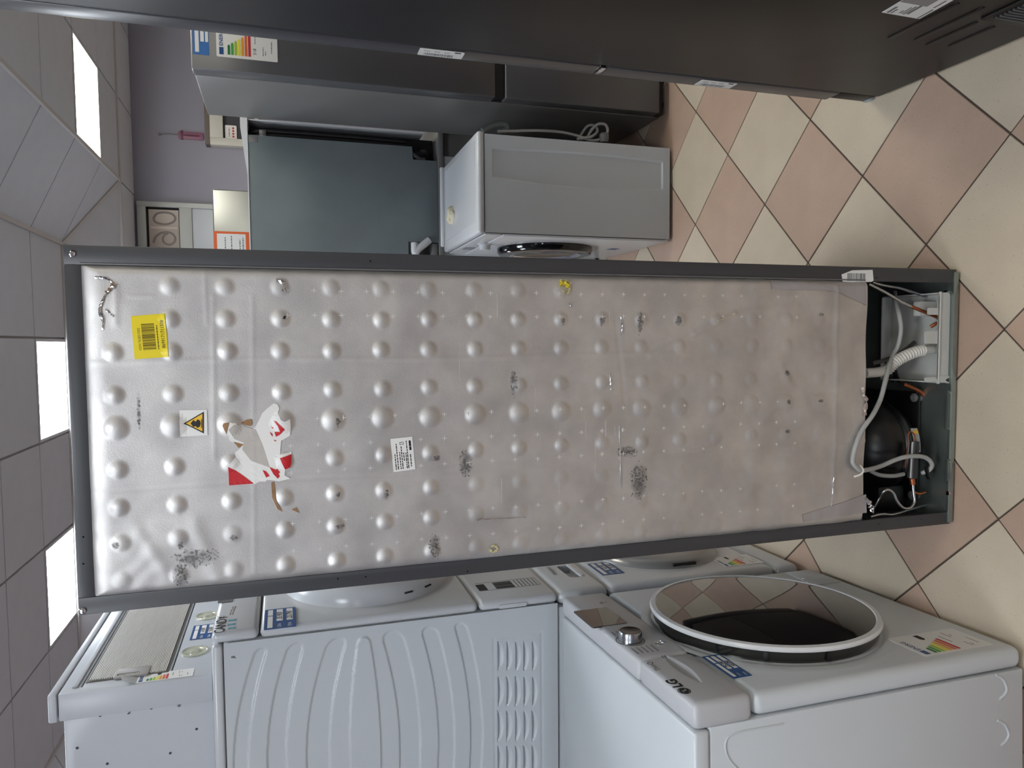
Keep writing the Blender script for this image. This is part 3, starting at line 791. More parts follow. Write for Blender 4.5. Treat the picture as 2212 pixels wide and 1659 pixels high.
# label wrapped on the compressor front
bm = bmesh.new(); n = 10
a_l = math.atan2(P(2006, 974, CY-.125).x-cA.x, .118); a_r = math.atan2(P(2006, 921, CY-.125).x-cA.x, .118)
rows = []
for z in (.060, .080):
    rows.append([bm.verts.new((cA.x+.1225*math.sin(a_l+(a_r-a_l)*k/n), CY-.1348*math.cos(a_l+(a_r-a_l)*k/n), z)) for k in range(n+1)])
for k in range(n): bm.faces.new((rows[0][k], rows[0][k+1], rows[1][k+1], rows[1][k]))
r_ = bmesh.ops.solidify(bm, geom=bm.faces[:], thickness=.0004)
cl = obj('compressor_label', bm, PAPER, comp)
def onc(t, z, o=.0012):
    a = a_l+(a_r-a_l)*t
    return Vector((cA.x+(.1225+o)*math.sin(a), CY-(.1348+o)*math.cos(a), z))
bm = bmesh.new(); bm.faces.new([bm.verts.new(onc(*q)) for q in ((.72, .062), (.96, .062), (.84, .079))]); obj('warning_triangle', bm, AMBER, cl, False)
bm = bmesh.new(); bm.faces.new([bm.verts.new(onc(*q)) for q in ((.10, .064), (.30, .064), (.30, .066), (.10, .066))]); bm.faces.new([bm.verts.new(onc(*q)) for q in ((.08, .072), (.38, .072), (.38, .074), (.08, .074))]); obj('fine_print', bm, INKG, cl, False)
def pipe(name, pts, r, m, sm=8, seg=10, par=None):
    bm = bmesh.new(); tube(bm, [P(x, y, FY+d) for x, y, d in pts], r, seg, sm); return obj(name, bm, m, par or fr)
# filter drier and its pipes
pipe('filter_drier', [(1976, 953, .028), (1973, 990, .026), (1970, 1033, .024)], .0105, mat('drier_grey', (.20, .20, .20), .35, .3), 4, 14)
bm = bmesh.new(); tube(bm, [P(1971, 955, FY+.013), P(1967, 1033, FY+.011)], .0022, 6, 0); obj('label_sleeve', bm, mat('sleeve_print', (.62, .62, .62), .4), fr)
pipe('copper_pipe', [(1977, 953, .028), (1976, 940, .028), (1967, 932, .028), (1961, 940, .03), (1961, 958, .03), (1958, 985, .032), (1956, 1010, .035)], .0016, COPPER, 8, 8)
pipe('copper_pipe', [(1970, 1033, .024), (1972, 1046, .024)], .006, COPPER, 0)
pipe('steel_pipe', [(1972, 1046, .024), (1973, 1062, .024), (1975, 1083, .022), (1966, 1097, .02), (1951, 1097, .02), (1938, 1083, .022), (1930, 1066, .024), (1919, 1058, .026), (1908, 1062, .03), (1900, 1075, .04), (1888, 1097, .05)], .0034, STEELP)
pipe('steel_pipe', [(1880, 1117, .02), (1905, 1111, .02), (1928, 1112, .02), (1955, 1104, .03), (1985, 1095, .06), (2010, 1087, .09)], .0034, STEELP)
pipe('copper_pipe', [(1952, 830, .09), (1968, 836, .085), (1988, 846, .08), (2002, 862, .075), (2010, 878, .075), (2009, 888, .08)], .0048, COPPER)
pipe('copper_pipe', [(1983, 845, .085), (1983, 858, .085)], .0045, COPPER, 0)
pipe('copper_pipe', [(2006, 1030, .06), (2008, 1043, .06), (2007, 1052, .06)], .004, COPPER, 4)
pipe('copper_pipe', [(1974, 1063, .05), (1985, 1067, .05), (1998, 1063, .05)], .0035, COPPER, 4)
pipe('steel_pipe', [(1884, 609, .012), (1905, 615, .02), (1928, 619, .03), (1945, 622, .04), (1980, 634, .06), (2022, 646, .08)], .0034, STEELP)
pipe('steel_pipe', [(1876, 613, .01), (1898, 624, .014), (1922, 637, .018), (1945, 651, .02), (1968, 662, .022)], .0034, STEELP, 6)
pipe('copper_pipe', [(1968, 662, .022), (1985, 669, .026), (2005, 677, .03), (2031, 691, .035), (2010, 706, .05)], .0042, COPPER, 5)
# corrugated drain hose
def hose_r(t):
    if t < .28: return .0115
    if t > .78: return .0108
    return .0118+.0020*math.sin((t-.28)*2*math.pi*34)
bm = bmesh.new(); pts = smooth_path([P(x, y, FY+d) for x, y, d in ((1868, 806, .05), (1895, 804, .05), (1918, 798, .045), (1934, 782, .04), (1958, 768, .035), (1985, 758, .035), (2008, 755, .035), (2032, 754, .035))], 34)
tube(bm, pts, hose_r, 14, 0); hose = obj('drain_hose', bm, mat('hose_white', (.80, .79, .76), .45), fr, label='white corrugated drain hose')
bm = bmesh.new(); tube(bm, [P(2028, 754, FY+.03), P(2040, 753.5, FY+.028)], .0135, 16, 0); obj('hose_collar', bm, MILKY, hose)
bm = bmesh.new(); tube(bm, [P(2040, 753.5, FY+.04), P(2060, 752, FY+.045)], .010, 14, 0); obj('hose_end', bm, MILKY, hose)
# mains cable
pipe('power_cable', [(1933, 632, .10), (1934, 652, .07), (1942, 680, .05), (1946, 712, .045), (1940, 745, .05), (1930, 765, .05), (1921, 790, .03), (1912, 825, .012), (1902, 862, .003), (1886, 895, -.012), (1862, 930, -.017), (1848, 965, -.018), (1842, 995, -.018), (1848, 1008, -.018), (1860, 1016, -.016), (1882, 1013, -.004), (1905, 1006, .010), (1935, 993, .012), (1962, 986, .008), (1990, 986, .008), (2005, 992, .01), (2013, 1004, .012), (2006, 1016, .018), (1990, 1022, .03)], .0052, CABLE)
pipe('cable_lead', [(2000, 1010, .012), (2003, 1022, .02), (2006, 1032, .03)], .0045, BLACK, 4)
pipe('power_cable', [(1880, 1017, .06), (1900, 1026, .05), (1930, 1028, .05), (1952, 1024, .05)], .005, CABLE)
pipe('power_cable', [(1885, 785, .09), (1920, 775, .08), (1955, 756, .08), (1975, 740, .09)], .005, mat('cable_dark', (.34, .33, .32), .6))
bm = bmesh.new(); a, b = FOILF.px(1850, 1018)
tube(bm, [FOILF.pt(a-.012, b+.006, 0), FOILF.pt(a-.006, b-.002, .010), FOILF.pt(a+.004, b-.006, .014), FOILF.pt(a+.014, b-.006, .004)], .0022, 8, 6); obj('cable_clip', bm, MATS['hose_white'], fr)
# evaporation tray (white plastic)
TY = FY+.010
def trayf(): return faceN(TY)
tf = trayf()
bm = bmesh.new()
aL, _ = tf.px(2030, 827); aR, _ = tf.px(2030, 632)
_, zt = tf.px(2025, 730); _, zb = tf.px(2060, 730); zb = max(zb, .021)
fprism(bm, tf, rrect(aL, aR, zb, zt, .008), 0, .003)
box(aL, aL+.003, TY, TY+.17, zb, zt, bm=bm); box(aR-.003, aR, TY, TY+.17, zb, zt, bm=bm); box(aL, aR, TY+.167, TY+.17, zb, zt, bm=bm); box(aL, aR, TY, TY+.17, zb, zb+.003, bm=bm)
tr = obj('drip_tray', bm, MILKY, fr, label='white plastic evaporation tray')
bm = bmesh.new(); box(aL-.002, aR+.002, TY-.006, TY, zt-.004, zt, .001, bm=bm); obj('tray_lip', bm, MILKY, tr)
for (x0, y0, x1, y1) in ((2006, 665, 2030, 680), (2000, 715, 2030, 742), (2000, 815, 2030, 824)):
    a0, b0 = tf.px(x1, y1); a1, b1 = tf.px(x0, y0)
    bm = bmesh.new(); fprism(bm, tf, rrect(a0, a1, b0, b1, .003), -.004, 0); t_ = obj('tray_tab', bm, MILKY, tr)
a0, b0 = tf.px(2030, 683, -.03); a1, b1 = tf.px(1987, 650, -.03)
bm = bmesh.new(); fbox(bm, tf, a0, a1, b0, b1, -.05, -.03, .004); obj('tray_bracket', bm, MILKY, tr)
a0, b0 = tf.px(2056, 828, .004); a1, b1 = tf.px(2028, 812, .004)
bm = bmesh.new(); fprism(bm, tf, [(a0, b0), (a1, b0), (a1, b1), (a0+.006, b1), (a0, b0+.012)], .002, .005); tg = obj('tray_flag', bm, MILKY, tr)
bm = bmesh.new(); c0, d0 = tf.px(2047, 822, .006); fprism(bm, tf, [(c0-.004, d0-.004), (c0+.006, d0-.004), (c0+.001, d0+.006)], .0052, .0056); obj('warning_mark', bm, INK, tr, False)
# dark condenser coil and fan housing behind
for k in range(4):
    pipe('condenser_coil', [(1915+14*k, 775, .16), (1918+14*k, 800, .15), (1928+14*k, 822, .15), (1936+14*k, 800, .16), (1938+14*k, 775, .17)], .005, BLACK, 6, 8)
fd = faceN(FY+.24)
a0, b0 = fd.px(1975, 830); a1, b1 = fd.px(1890, 640)
bm = bmesh.new(); fbox(bm, fd, a0, a1, b0, b1, -.03, 0, .006); obj('fan_housing', bm, mat('housing_grey', (.33, .32, .31), .6, nz=.1, nscale=20), fr)
a0, b0 = fd.px(1935, 690, .02); a1, b1 = fd.px(1905, 660, .02)
bm = bmesh.new(); fbox(bm, fd, a0, a1, b0, b1, 0, .02, .003); obj('fan_bracket', bm, mat('housing_tan', (.45, .43, .41), .6), fr)
fg = faceN(FY+.12)
a0, b0 = fg.px(2010, 745); a1, b1 = fg.px(1980, 700)
bm = bmesh.new(); lathe(bm, Fr(fg.pt((a0+a1)/2, (b0+b1)/2, 0), Y, Z), 0, 0, [(0, -.025), (.02, -.025), (.024, -.01), (.024, .02), (0, .02)], 20); obj('fan_motor', bm, mat('motor_grey', (.30, .32, .32), .5, .3), fr)
for x, y0, y1 in ((1995, 700, 835), (1965, 640, 720)):
    pipe('wire_loom', [(x-30, y0, .2), (x-8, (y0+y1)/2-20, .15), (x+10, (y0+y1)/2+10, .13), (x-12, y1, .15)], .005, BLACK, 6, 8)

# ================================================================== NEAR WASHING MACHINE (round black glass door), left of the fridge
LX, LY0, LY1, LH = -.676, 1.128, 1.792, .820          # front plane, near side, far side, height
lg = thing('washing_machine', (-.97, (LY0+LY1)/2, 0), 'white washing machine with round black glass door and silver dial beside the turned fridge', 'washing machine')
LE = faceE(LX); LS = faceN(LY0); LT = faceT(LH)
bm = bmesh.new(); box(LX-.60, LX-.047, LY0+.001, LY1-.001, .014, LH-.034, .004, bm=bm); obj('body', bm, WHITEW, lg)
# embossed stadium grooves on the side
def groove(par, f, pts, r, m=WHITEW, name='pressed_groove'):
    bm = bmesh.new(); tube(bm, [f.pt(a, b, -r*.45) for a, b in pts], r, 8, 6); return obj(name, bm, m, par)
# front panel: sheet below the console, rounded edges
bm = bmesh.new(); box(LX-.046, LX, LY0, LY1, .016, .690, .018, 4, bm=bm); obj('front_panel', bm, WHITEW, lg)
# console
DRA = faceE(LX+.002).px(1400, 1430)[0]
bm = bmesh.new(); box(LX-.050, LX+.002, DRA+.0016, LY1+.001, .694, LH, .013, 4, bm=bm); cons = obj('console', bm, SILVERP, lg, label='silver grey control console')
bm = bmesh.new(); box(LX-.050, LX+.002, LY0-.001, DRA, .694, LH, .013, 4, bm=bm); drw = obj('detergent_drawer', bm, SILVERP, lg, label='silver grey detergent drawer')
# top lid with rounded front
bm = bmesh.new(); box(LX-.60, LX-.0515, LY0-.001, LY1+.001, LH-.033, LH, .007, 3, bm=bm); obj('top_lid', bm, WHITE, lg)
CEf = faceE(LX+.002)
def q4(f, *pp): return [f.px(*p) for p in pp]
def ngon_part(name, f, pix, d0, d1, m, par, **k):
    bm = bmesh.new(); fprism(bm, f, [f.px(*p) for p in pix], d0, d1); return obj(name, bm, m, par, False, **k)
def rect_from(f, p0, p1):
    a0, b0 = f.px(*p0); a1, b1 = f.px(*p1); return min(a0, a1), max(a0, a1), min(b0, b1), max(b0, b1)
# display
a0, a1, b0, b1 = 1.598, 1.705, .722, .772
def pix_of(p):
    q = Vector(p)-CO; d = q.dot(CF); return (1106-FPX*q.dot(CU)/d, 1659-(829.5+FPX*q.dot(CR)/d))
A1, B1 = CEf.px(1242, 1318); A2, B2 = CEf.px(1297, 1355); A3, B3 = CEf.px(1351, 1340)
da0, da1, db0, db1 = min(A2, A3), A1, B3, B1
bm = bmesh.new(); fprism(bm, CEf, rrect(da0, da1, db0, db1, .003), -.002, .0012); dsp = obj('display', bm, GLASSB, cons)
# dial
ca, cb = CEf.px(1366, 1388)
bm = bmesh.new(); lathe(bm, CEf, ca, cb, [(.033, 0), (.033, .0012), (.0305, .0014), (.0305, .0008)], 48); obj('dial_ring', bm, GREYP, cons)
bm = bmesh.new(); lathe(bm, CEf, ca, cb, [(.0265, 0), (.0265, .021), (.0250, .0235), (.0235, .0238)], 48); dl = obj('dial', bm, mat('brushed_dial', (.62, .63, .65), .25, 1.), cons, label='silver programme dial')
bm = bmesh.new(); lathe(bm, CEf, ca, cb, [(.0236, .0238), (.010, .0226), (0, .0224)], 48); obj('dial_face', bm, mat('dial_face', (.20, .21, .23), .2, 1.), dl)
bm = bmesh.new()
for k in range(5):
    dashes(bm, CEf, [(ca-.075, ca-.040, cb-.030+.012*k), (ca+.038, ca+.062, cb-.030+.012*k)], .0004, .0026)
obj('programme_print', bm, INKG, cons, False)
# power button
pa, pb = CEf.px(1430, 1395)
bm = bmesh.new(); lathe(bm, CEf, pa, pb, [(.011, 0), (.0112, .002), (.009, .0026), (.0085, .0018), (0, .0018)], 32); obj('power_button', bm, CHROME, cons)
bm = bmesh.new(); lathe(bm, CEf, pa, pb, [(.0035, .0019), (.0035, .0022), (.0026, .0022), (.0026, .0019)], 20); obj('power_mark', bm, INKG, cons)
# start mark right of the display
bm = bmesh.new(); sa, sb = CEf.px(1303, 1298); lathe(bm, CEf, sa, sb, [(.005, .0002), (.005, .0006), (.0035, .0006), (.0035, .0002)], 20); dashes(bm, CEf, [(sa-.004, sa+.004, sb-.012)], .0003, .002); obj('start_mark', bm, INKG, cons, False)
# drawer with a leaf-shaped handle hollow
ha, hb = CEf.px(1455, 1440)
dra0, dra1 = LY0+.004, CEf.px(1400, 1430)[0]
hl0 = CEf.px(1532, 1493)[0]; hl1 = CEf.px(1442, 1420)[0]; hz = CEf.px(1487, 1462)[1]
leaf = []
n = 16
for k in range(n+1):
    t = k/n; leaf.append((hl0+(hl1-hl0)*t, hz+.016*math.sin(math.pi*t)**.9*(.7+.3*t)))
low = [(a, hz-.022*math.sin(math.pi*(a-hl0)/(hl1-hl0))**.8) for a, b in leaf]
bm = bmesh.new(); lining = bmesh.new(); ring = []; strip = []
for k in range(1, n):
    (a, bt), (_, bl) = leaf[k], low[k]; q = math.sin(math.pi*k/n)**.7
    ring.append([bm.verts.new(CEf.pt(a, bt, .006)), bm.verts.new(CEf.pt(a, bt, -.024*q)), bm.verts.new(CEf.pt(a, bl, .006))])
    strip.append([lining.verts.new(CEf.pt(a, bt-.0006, -.024*q+.0006)), lining.verts.new(CEf.pt(a, bl+.006*q, .0004))])
for A_, B_ in zip(ring, ring[1:]):
    for k in range(3): bm.faces.new((A_[k], A_[(k+1) % 3], B_[(k+1) % 3], B_[k]))
bm.faces.new(ring[0]); bm.faces.new(ring[-1][::-1])
bool_cut(drw, bm)
for A_, B_ in zip(strip, strip[1:]): lining.faces.new((A_[0], A_[1], B_[1], B_[0]))
hd = obj('drawer_handle', lining, WHITEP, drw, label='white curved drawer handle')
# marks: round emblem + LG, ThinQ
ea, eb = CEf.px(1484, 1509)
bm = bmesh.new(); lathe(bm, CEf, ea, eb, [(.0125, .0003), (.0125, .0008), (.0108, .0008), (.0108, .0003)], 32); lathe(bm, CEf, ea, eb, [(.0095, .0003), (.0095, .0008), (0, .0008)], 32)
em = obj('emblem', bm, INK, drw, False)
bm = bmesh.new(); fbox(bm, CEf, ea-.001, ea+.001, eb-.005, eb+.005, .0009, .0011); fbox(bm, CEf, ea-.001, ea+.005, eb-.005, eb-.003, .0009, .0011); lathe(bm, CEf, ea-.0045, eb+.003, [(.0013, .0009), (.0013, .0011), (0, .0011)], 8); obj('emblem_face', bm, SILVERP, em, False)
text('LG', .030, CEf, ea+.017, eb, INK, drw, d=.0006, bold=.0012, name='lettering_LG')
ta, tb_ = CEf.px(1407, 1452); tb_ -= .012; ta -= .022
text('ThinQ', .018, CEf, ta, tb_, mat('print_dark', (.25, .25, .26), .5), drw, d=.0006, sx=.95, name='lettering_ThinQ')
ka, kb = CEf.px(1437, 1428); bm = bmesh.new(); dashes(bm, CEf, [(ka-.006, ka+.008, kb), (ka-.006, ka+.008, kb-.006)], .0004, .003); obj('weight_print', bm, INKG, drw, False)
# round door
dy, dzc, dR = 1.455, .437, .262
bm = bmesh.new(); lathe(bm, LE, dy, dzc, [(.285, .0002), (.272, .0012), (.262, .0005), (.250, -.006)], 72); obj('door_surround', bm, WHITEW, lg)
bm = bmesh.new(); lathe(bm, LE, dy, dzc, [(.250, -.008), (.250, .004), (.255, .006), (.259, .026)], 80); door = obj('door', bm, mat('door_rim_dark', (.30, .30, .29), .18, .85), lg, label='round door with black mirror glass')
RINGW = mat('ring_white', (.86, .87, .88), .2)
bm = bmesh.new(); lathe(bm, LE, dy, dzc, [(.258, .026), (dR, .027), (dR+.001, .031), (dR-.002, .0365), (dR-.012, .038), (dR-.014, .036)], 80); obj('door_ring', bm, RINGW, door)
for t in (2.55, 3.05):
    c_ = LE.pt(dy+.2585*math.cos(t), dzc+.2585*math.sin(t), .015); bm = bmesh.new(); fbox(bm, Fr(c_, (0, -math.sin(t), math.cos(t)), X), -.006, .006, -.010, .010, -.003, .003, .001); obj('grip_notch_shade', bm, BLACK, door)  # black blocks stand for dark reflection and shade at the door grip
prof = [(dR-.0135, .036)]+[(.248*(1-k/12), .036+.010*math.sin(math.pi/2*k/12)) for k in range(0, 13)]
bm = bmesh.new(); lathe(bm, LE, dy, dzc, prof, 80); obj('door_glass', bm, GLASSB, door)
# labels
la0, lb0 = LE.px(1630, 1475, .0005); 
A1, B1 = LE.px(1522, 1429); A2, B2 = LE.px(1632, 1474); A3, B3 = LE.px(1566, 1427); A4, B4 = LE.px(1583, 1481)
plabel(lg, LE, min(A2, A4), max(A1, A3), min(B2, B4)-.0, max(B1, B3), '75.590', '45.890', d=.0012)
A1, B1 = LE.px(1945, 1363); A2, B2 = LE.px(2022, 1403); A3, B3 = LE.px(2185, 1380)
elabel(lg, LE, LY0+.030, LY0+.135, .062, .250, d=.0012)
# service flap and kick line
fa, fb = LE.px(1800, 1260)
bm = bmesh.new(); fprism(bm, LE, rrect(LY1-.15, LY1-.02, .035, .125, .006), -.001, .0012, .0008); fp = obj('filter_flap', bm, WHITEW, lg)
bm = bmesh.new(); fbox(bm, LE, LY1-.10, LY1-.085, .112, .118, .0012, .0022, .0004); obj('flap_catch', bm, CHROME, fp)
for y in (LY0+.06, LY1-.06):
    for x in (LX-.08, LX-.54):
        bm = bmesh.new(); lathe(bm, faceT(0), x, y, [(0, 0), (.020, 0), (.020, .008), (.010, .010), (.010, .018), (0, .018)], 14); obj('foot', bm, BLACK, lg)
# pressed ovals on the near side
for pix_ in (((2160, 1474), (2174, 1482), (2182, 1500), (2178, 1514), (2166, 1526)), ((2160, 1570), (2174, 1578), (2183, 1598), (2178, 1612), (2166, 1624))):
    groove(lg, LS, [LS.px(*q) for q in pix_], .0030)
groove(lg, LS, [LS.px(*q) for q in ((1600, 1680), (1580, 1658), (1572, 1632), (1578, 1612), (1600, 1600), (1640, 1592), (1700, 1581))], .0018)
lg.rotation_euler = (0, 0, math.radians(2.0))

# ================================================================== FAR WASHING MACHINE (under the dryer)
WX, WY0, WY1, WH = -.690, 1.848, 2.43, .812
wp = thing('washing_machine', (-.98, (WY0+WY1)/2, 0), 'white washing machine with rounded front standing under the ribbed tumble dryer', 'washing machine')
WE = faceE(WX)
bm = bmesh.new(); box(WX-.58, WX-.042, WY0+.001, WY1, .014, WH, .004, bm=bm); obj('body', bm, WHITE, wp)
bm = bmesh.new(); box(WX-.040, WX, WY0, WY1, .105, .655, .026, 5, bm=bm); obj('front_panel', bm, WHITEP, wp)
bm = bmesh.new(); box(WX-.040, WX, WY0, WY1, .658, WH, .026, 5, bm=bm); wc = obj('console', bm, WHITEP, wp)
bm = bmesh.new(); box(WX-.040, WX-.001, WY0, WY1, .016, .102, .020, 4, bm=bm); obj('kick_panel', bm, WHITEP, wp)
A, B = WE.px(1238, 1222); 
bm = bmesh.new(); fprism(bm, WE, rrect(WY0+.105, WY0+.22, .690, .735, .010), -.026, .01); bool_cut(wc, bm)
bm = bmesh.new(); fprism(bm, WE, rrect(WY0+.106, WY0+.219, .691, .734, .010), -.0255, -.0235); hl = obj('drawer_handle', bm, WHITEP, wc)
bm = bmesh.new(); fprism(bm, WE, rrect(WY0+.105, WY0+.22, .688, .704, .006), 0, .006, .002); obj('grip', bm, WHITEP, hl)
wa, wb = WE.px(1203, 1243)
text('Whirlpool', .021, WE, wa, wb, mat('print_mid', (.40, .40, .42), .5), wc, d=.0008, shear=.3, sx=.9, name='lettering_Whirlpool')
A1, B1 = WE.px(1287, 1217); A2, B2 = WE.px(1350, 1238)
plabel(wp, WE, A2, A2+.115, B2, B2+.072, '45.90', '35.80', d=.0012)
bm = bmesh.new(); lathe(bm, WE, (WY0+WY1)/2, .375, [(.215, -.001), (.213, .004), (.205, .018), (.185, .028), (.150, .030)], 72); wd = obj('door', bm, mat('door_grey', (.60, .60, .60), .25, .4), wp, label='round grey door')
bm = bmesh.new(); lathe(bm, WE, (WY0+WY1)/2, .375, [(.150, .029), (.12, .020), (0, .010)], 48); obj('door_glass', bm, GLASSB, wd)
bm = bmesh.new(); fbox(bm, WE, WY0+.080, WY0+.090, .33, .41, .006, .016, .002); obj('door_latch', bm, BLACK, wd)
elabel(wp, WE, WY0+.045, WY0+.14, .112, .25, d=.0012)

# ================================================================== TUMBLE DRYER standing on it
DX, DY0, DY1, DZ0, DZ1 = -.690, 1.843, 2.43, .814, 1.700
dr = thing('tumble_dryer', (-.98, (DY0+DY1)/2, DZ0), 'white tumble dryer with curved pressed ribs and louvres on its side, stacked on a washer', 'tumble dryer')
DE = faceE(DX); DS = faceN(DY0)
SEAM = DS.px(800, 1352)[0]
DXB = DX-.58
bm = bmesh.new(); box(DXB, SEAM-.002, DY0+.014, DY1, DZ0+.004, DZ1-.026, .003, bm=bm); obj('body', bm, WHITE, dr)
bm = bmesh.new(); box(DXB, SEAM-.001, DY0-.002, DY1+.002, DZ1-.026, DZ1, .010, 4, bm=bm); obj('top_lid', bm, WHITEP, dr)
# the pressed side sheet
bands = []
def C2(x, y): return DS.px(400+x/2.602, 1150+y/2.602)
raw = [([(410, 655), (330, 830), (285, 1050), (285, 1325)], [(468, 650), (400, 850), (365, 1050), (365, 1325)], -1),
       ([(590, 630), (510, 830), (470, 1050), (475, 1325)], [(678, 620), (605, 850), (575, 1050), (578, 1325)], -1),
       ([(815, 600), (725, 830), (690, 1050), (697, 1325)], [(918, 590), (845, 830), (812, 1050), (825, 1325)], -1),
       ([(975, 590), (935, 850), (925, 1050), (935, 1325)], [(1035, 590), (1080, 850), (1098, 1050), (1095, 1325)], 1),
       ([(1095, 565), (1170, 800), (1207, 1050), (1195, 1325)], [(1215, 560), (1290, 800), (1322, 1000), (1305, 1325)], -1),
       ([(1320, 540), (1395, 800), (1427, 1050), (1410, 1325)], [(1410, 530), (1480, 780), (1517, 1050), (1500, 1325)], -1),
       ([(1508, 515), (1580, 780), (1608, 1050), (1590, 1325)], [(1575, 510), (1655, 800), (1673, 1050), (1655, 1325)], -1)]
AC = C2(900, 1250)[0]
for up, lo, sg in raw:
    U_ = [C2(*p) for p in up]; L_ = [C2(*p) for p in lo]
    pu = np.polyfit([(a-AC)**2 for a, b in U_], [b for a, b in U_], 1); pl = np.polyfit([(a-AC)**2 for a, b in L_], [b for a, b in L_], 1)
    bands.append((pu, pl, max(a for a, b in U_+L_)-AC, sg))
def ss(t): t = np.clip(t, 0, 1); return t*t*(3-2*t)
lv = []
for ri, (x0, x1) in enumerate(((1757, 1793), (1806, 1842), (1855, 1892), (1902, 1938), (1950, 1984))):
    for ci, (y0, y1) in enumerate(((600, 785), (797, 985), (990, 1180), (1187, 1370), (1380, 1565))):
        p = C2(x0, (y0+y1)/2); q = C2(x1, (y0+y1)/2); s = C2((x0+x1)/2, y0); e = C2((x0+x1)/2, y1)
        lv.append((e[0], s[0], q[1], p[1]))
def side_d(a, b):
    d = np.zeros_like(a); r = np.abs(a-AC)
    for pu, pl, end, sg in bands:
        bu = np.polyval(pu, r*r); bl = np.polyval(pl, r*r); half = (bu-bl)/2; mid = (bu+bl)/2
        over = np.maximum(r-(end-half), 0)
        v = np.sqrt((b-mid)**2+over**2)
        d = d+sg*.0045*ss((half-v)/.0055+.5)
    for a0, a1, b0, b1 in lv:
        t = (a-a0)/(a1-a0); u = (b1-b)/(b1-b0)
        t = (t-.04)/.92; arch = np.clip(4*t*(1-t), 0, 1)**.75
        m = (t > 0) & (t < 1) & (u > 0) & (u < arch+.02)
        uu = u/np.maximum(arch, .05); prof = np.where(uu < .22, ss(uu/.22), 1-ss((uu-.22)/.78))
        d = d-np.where(m, .0100*prof*arch**.5, 0)
    # rim of the louvre field
    fa0, fb0 = C2(2003, 570); fa1, fb1 = C2(1735, 600)
    e = np.maximum(np.maximum(b-fb1, fb0-b), a-(fa0+.004))
    d = d-.0015*np.exp(-(e/.003)**2)*(a > AC-.2)
    return d
aa = np.arange(DXB, SEAM, .0028); bb = np.arange(DZ0+.002, DZ1-.026, .0028); aa[-1] = SEAM; 
AA, BB = np.meshgrid(aa, bb); DD = side_d(AA, BB)
co = np.stack([AA, DY0-DD, BB], -1).reshape(-1, 3); idx = np.arange(AA.size).reshape(AA.shape)
fc = np.stack([idx[:-1, :-1], idx[:-1, 1:], idx[1:, 1:], idx[1:, :-1]], -1).reshape(-1, 4)
me = bpy.data.meshes.new('side_panel'); me.from_pydata(co.tolist(), [], fc.tolist()); me.update()
sp_ = obj('side_panel', me, WHITE, dr, label='white steel side with curved ribs and louvre slots')
sp_.data.shade_smooth()
bm = bmesh.new(); a, b = C2(272, 700); fprism(bm, DS, [(a-.004, b-.006), (a+.003, b-.002), (a+.002, b+.005), (a-.002, b+.006)], .0001, .0004); obj('paint_chip', bm, GREYP, dr, False)
# front: console, door field, filter flap
za = DE.px(622, 1318)[1]; zb_ = DE.px(1025, 1255)[1]
ZCON, ZFL = DE.px(569, 1362)[1]+.010, DE.px(1034, 1300)[1]
bm = bmesh.new(); box(SEAM, DX, DY0-.001, DY1+.001, ZCON+.0015, DZ1, .016, 5, bm=bm); dc = obj('console', bm, WHITEP, dr)
bm = bmesh.new(); box(SEAM, DX-.001, DY0, DY1, ZFL+.002, ZCON-.0015, .020, 5, bm=bm); obj('front_panel', bm, WHITEP, dr)
bm = bmesh.new(); box(SEAM, DX, DY0, DY1, DZ0, ZFL-.002, .020, 5, bm=bm); df = obj('filter_flap', bm, WHITEP, dr)
bm = bmesh.new(); a, b = DS.px(1078, 1305); fprism(bm, DS, rrect(SEAM+.004, SEAM+.014, .905, .985, .004), -.001, .003, .0015); obj('flap_grip', bm, WHITEP, df)
ca_, cb_ = DE.px(474, 1368)
text('CANDY', .034, DE, ca_, cb_, INK, dc, d=.0008, bold=.0004, sx=.95, name='lettering_CANDY')
TEAL = mat('icon_teal', (.38, .60, .66), .5)
for k, (x, y) in enumerate(((501, 1357), (500, 1349), (502, 1340))):
    a, b = DE.px(x, y); bm = bmesh.new(); fprism(bm, DE, [(a-.008, b-.009), (a+.008, b-.009), (a+.004, b), (a+.006, b+.009), (a-.006, b+.009), (a-.004, b)], .0004, .0008); obj('programme_icon', bm, TEAL, dc, False)
bm = bmesh.new()
for x, y in ((503, 1325), (505, 1318), (508, 1312), (483, 1333)):
    a, b = DE.px(x, y); dashes(bm, DE, [(a-.010, a+.010, b), (a-.010, a+.006, b+.006)], .0004, .0022)
obj('console_print', bm, mat('print_brown', (.50, .42, .36), .5), dc, False)
a, b = DE.px(489, 1302); bm = bmesh.new(); fprism(bm, DE, rrect(a, a+.10, b-.016, b+.022, .006), 0, .0012); obj('display', bm, GLASSB, dc)
A1, B1 = DE.px(570, 1362); A2, B2 = DE.px(620, 1322)
plabel(dr, DE, A1, A2+.028, min(B2-.016, B1-.075), B1, '35.900', '23.790', d=.0016)
dcy, dcz, dcr = (DY0+DY1)/2, 1.300, .225
bm = bmesh.new(); lathe(bm, DE, dcy, dcz, [(dcr+.008, -.002), (dcr+.006, .010), (dcr, .034), (dcr-.020, .050), (dcr-.045, .052), (dcr-.060, .046)], 72); dd_ = obj('door', bm, WHITEP, dr, label='round white door with grey window')
bm = bmesh.new(); lathe(bm, DE, dcy, dcz, [(dcr-.060, .045), (dcr-.09, .050), (0, .062)], 64); obj('door_window', bm, mat('smoke_glass', (.42, .44, .46), .12, .2), dd_)
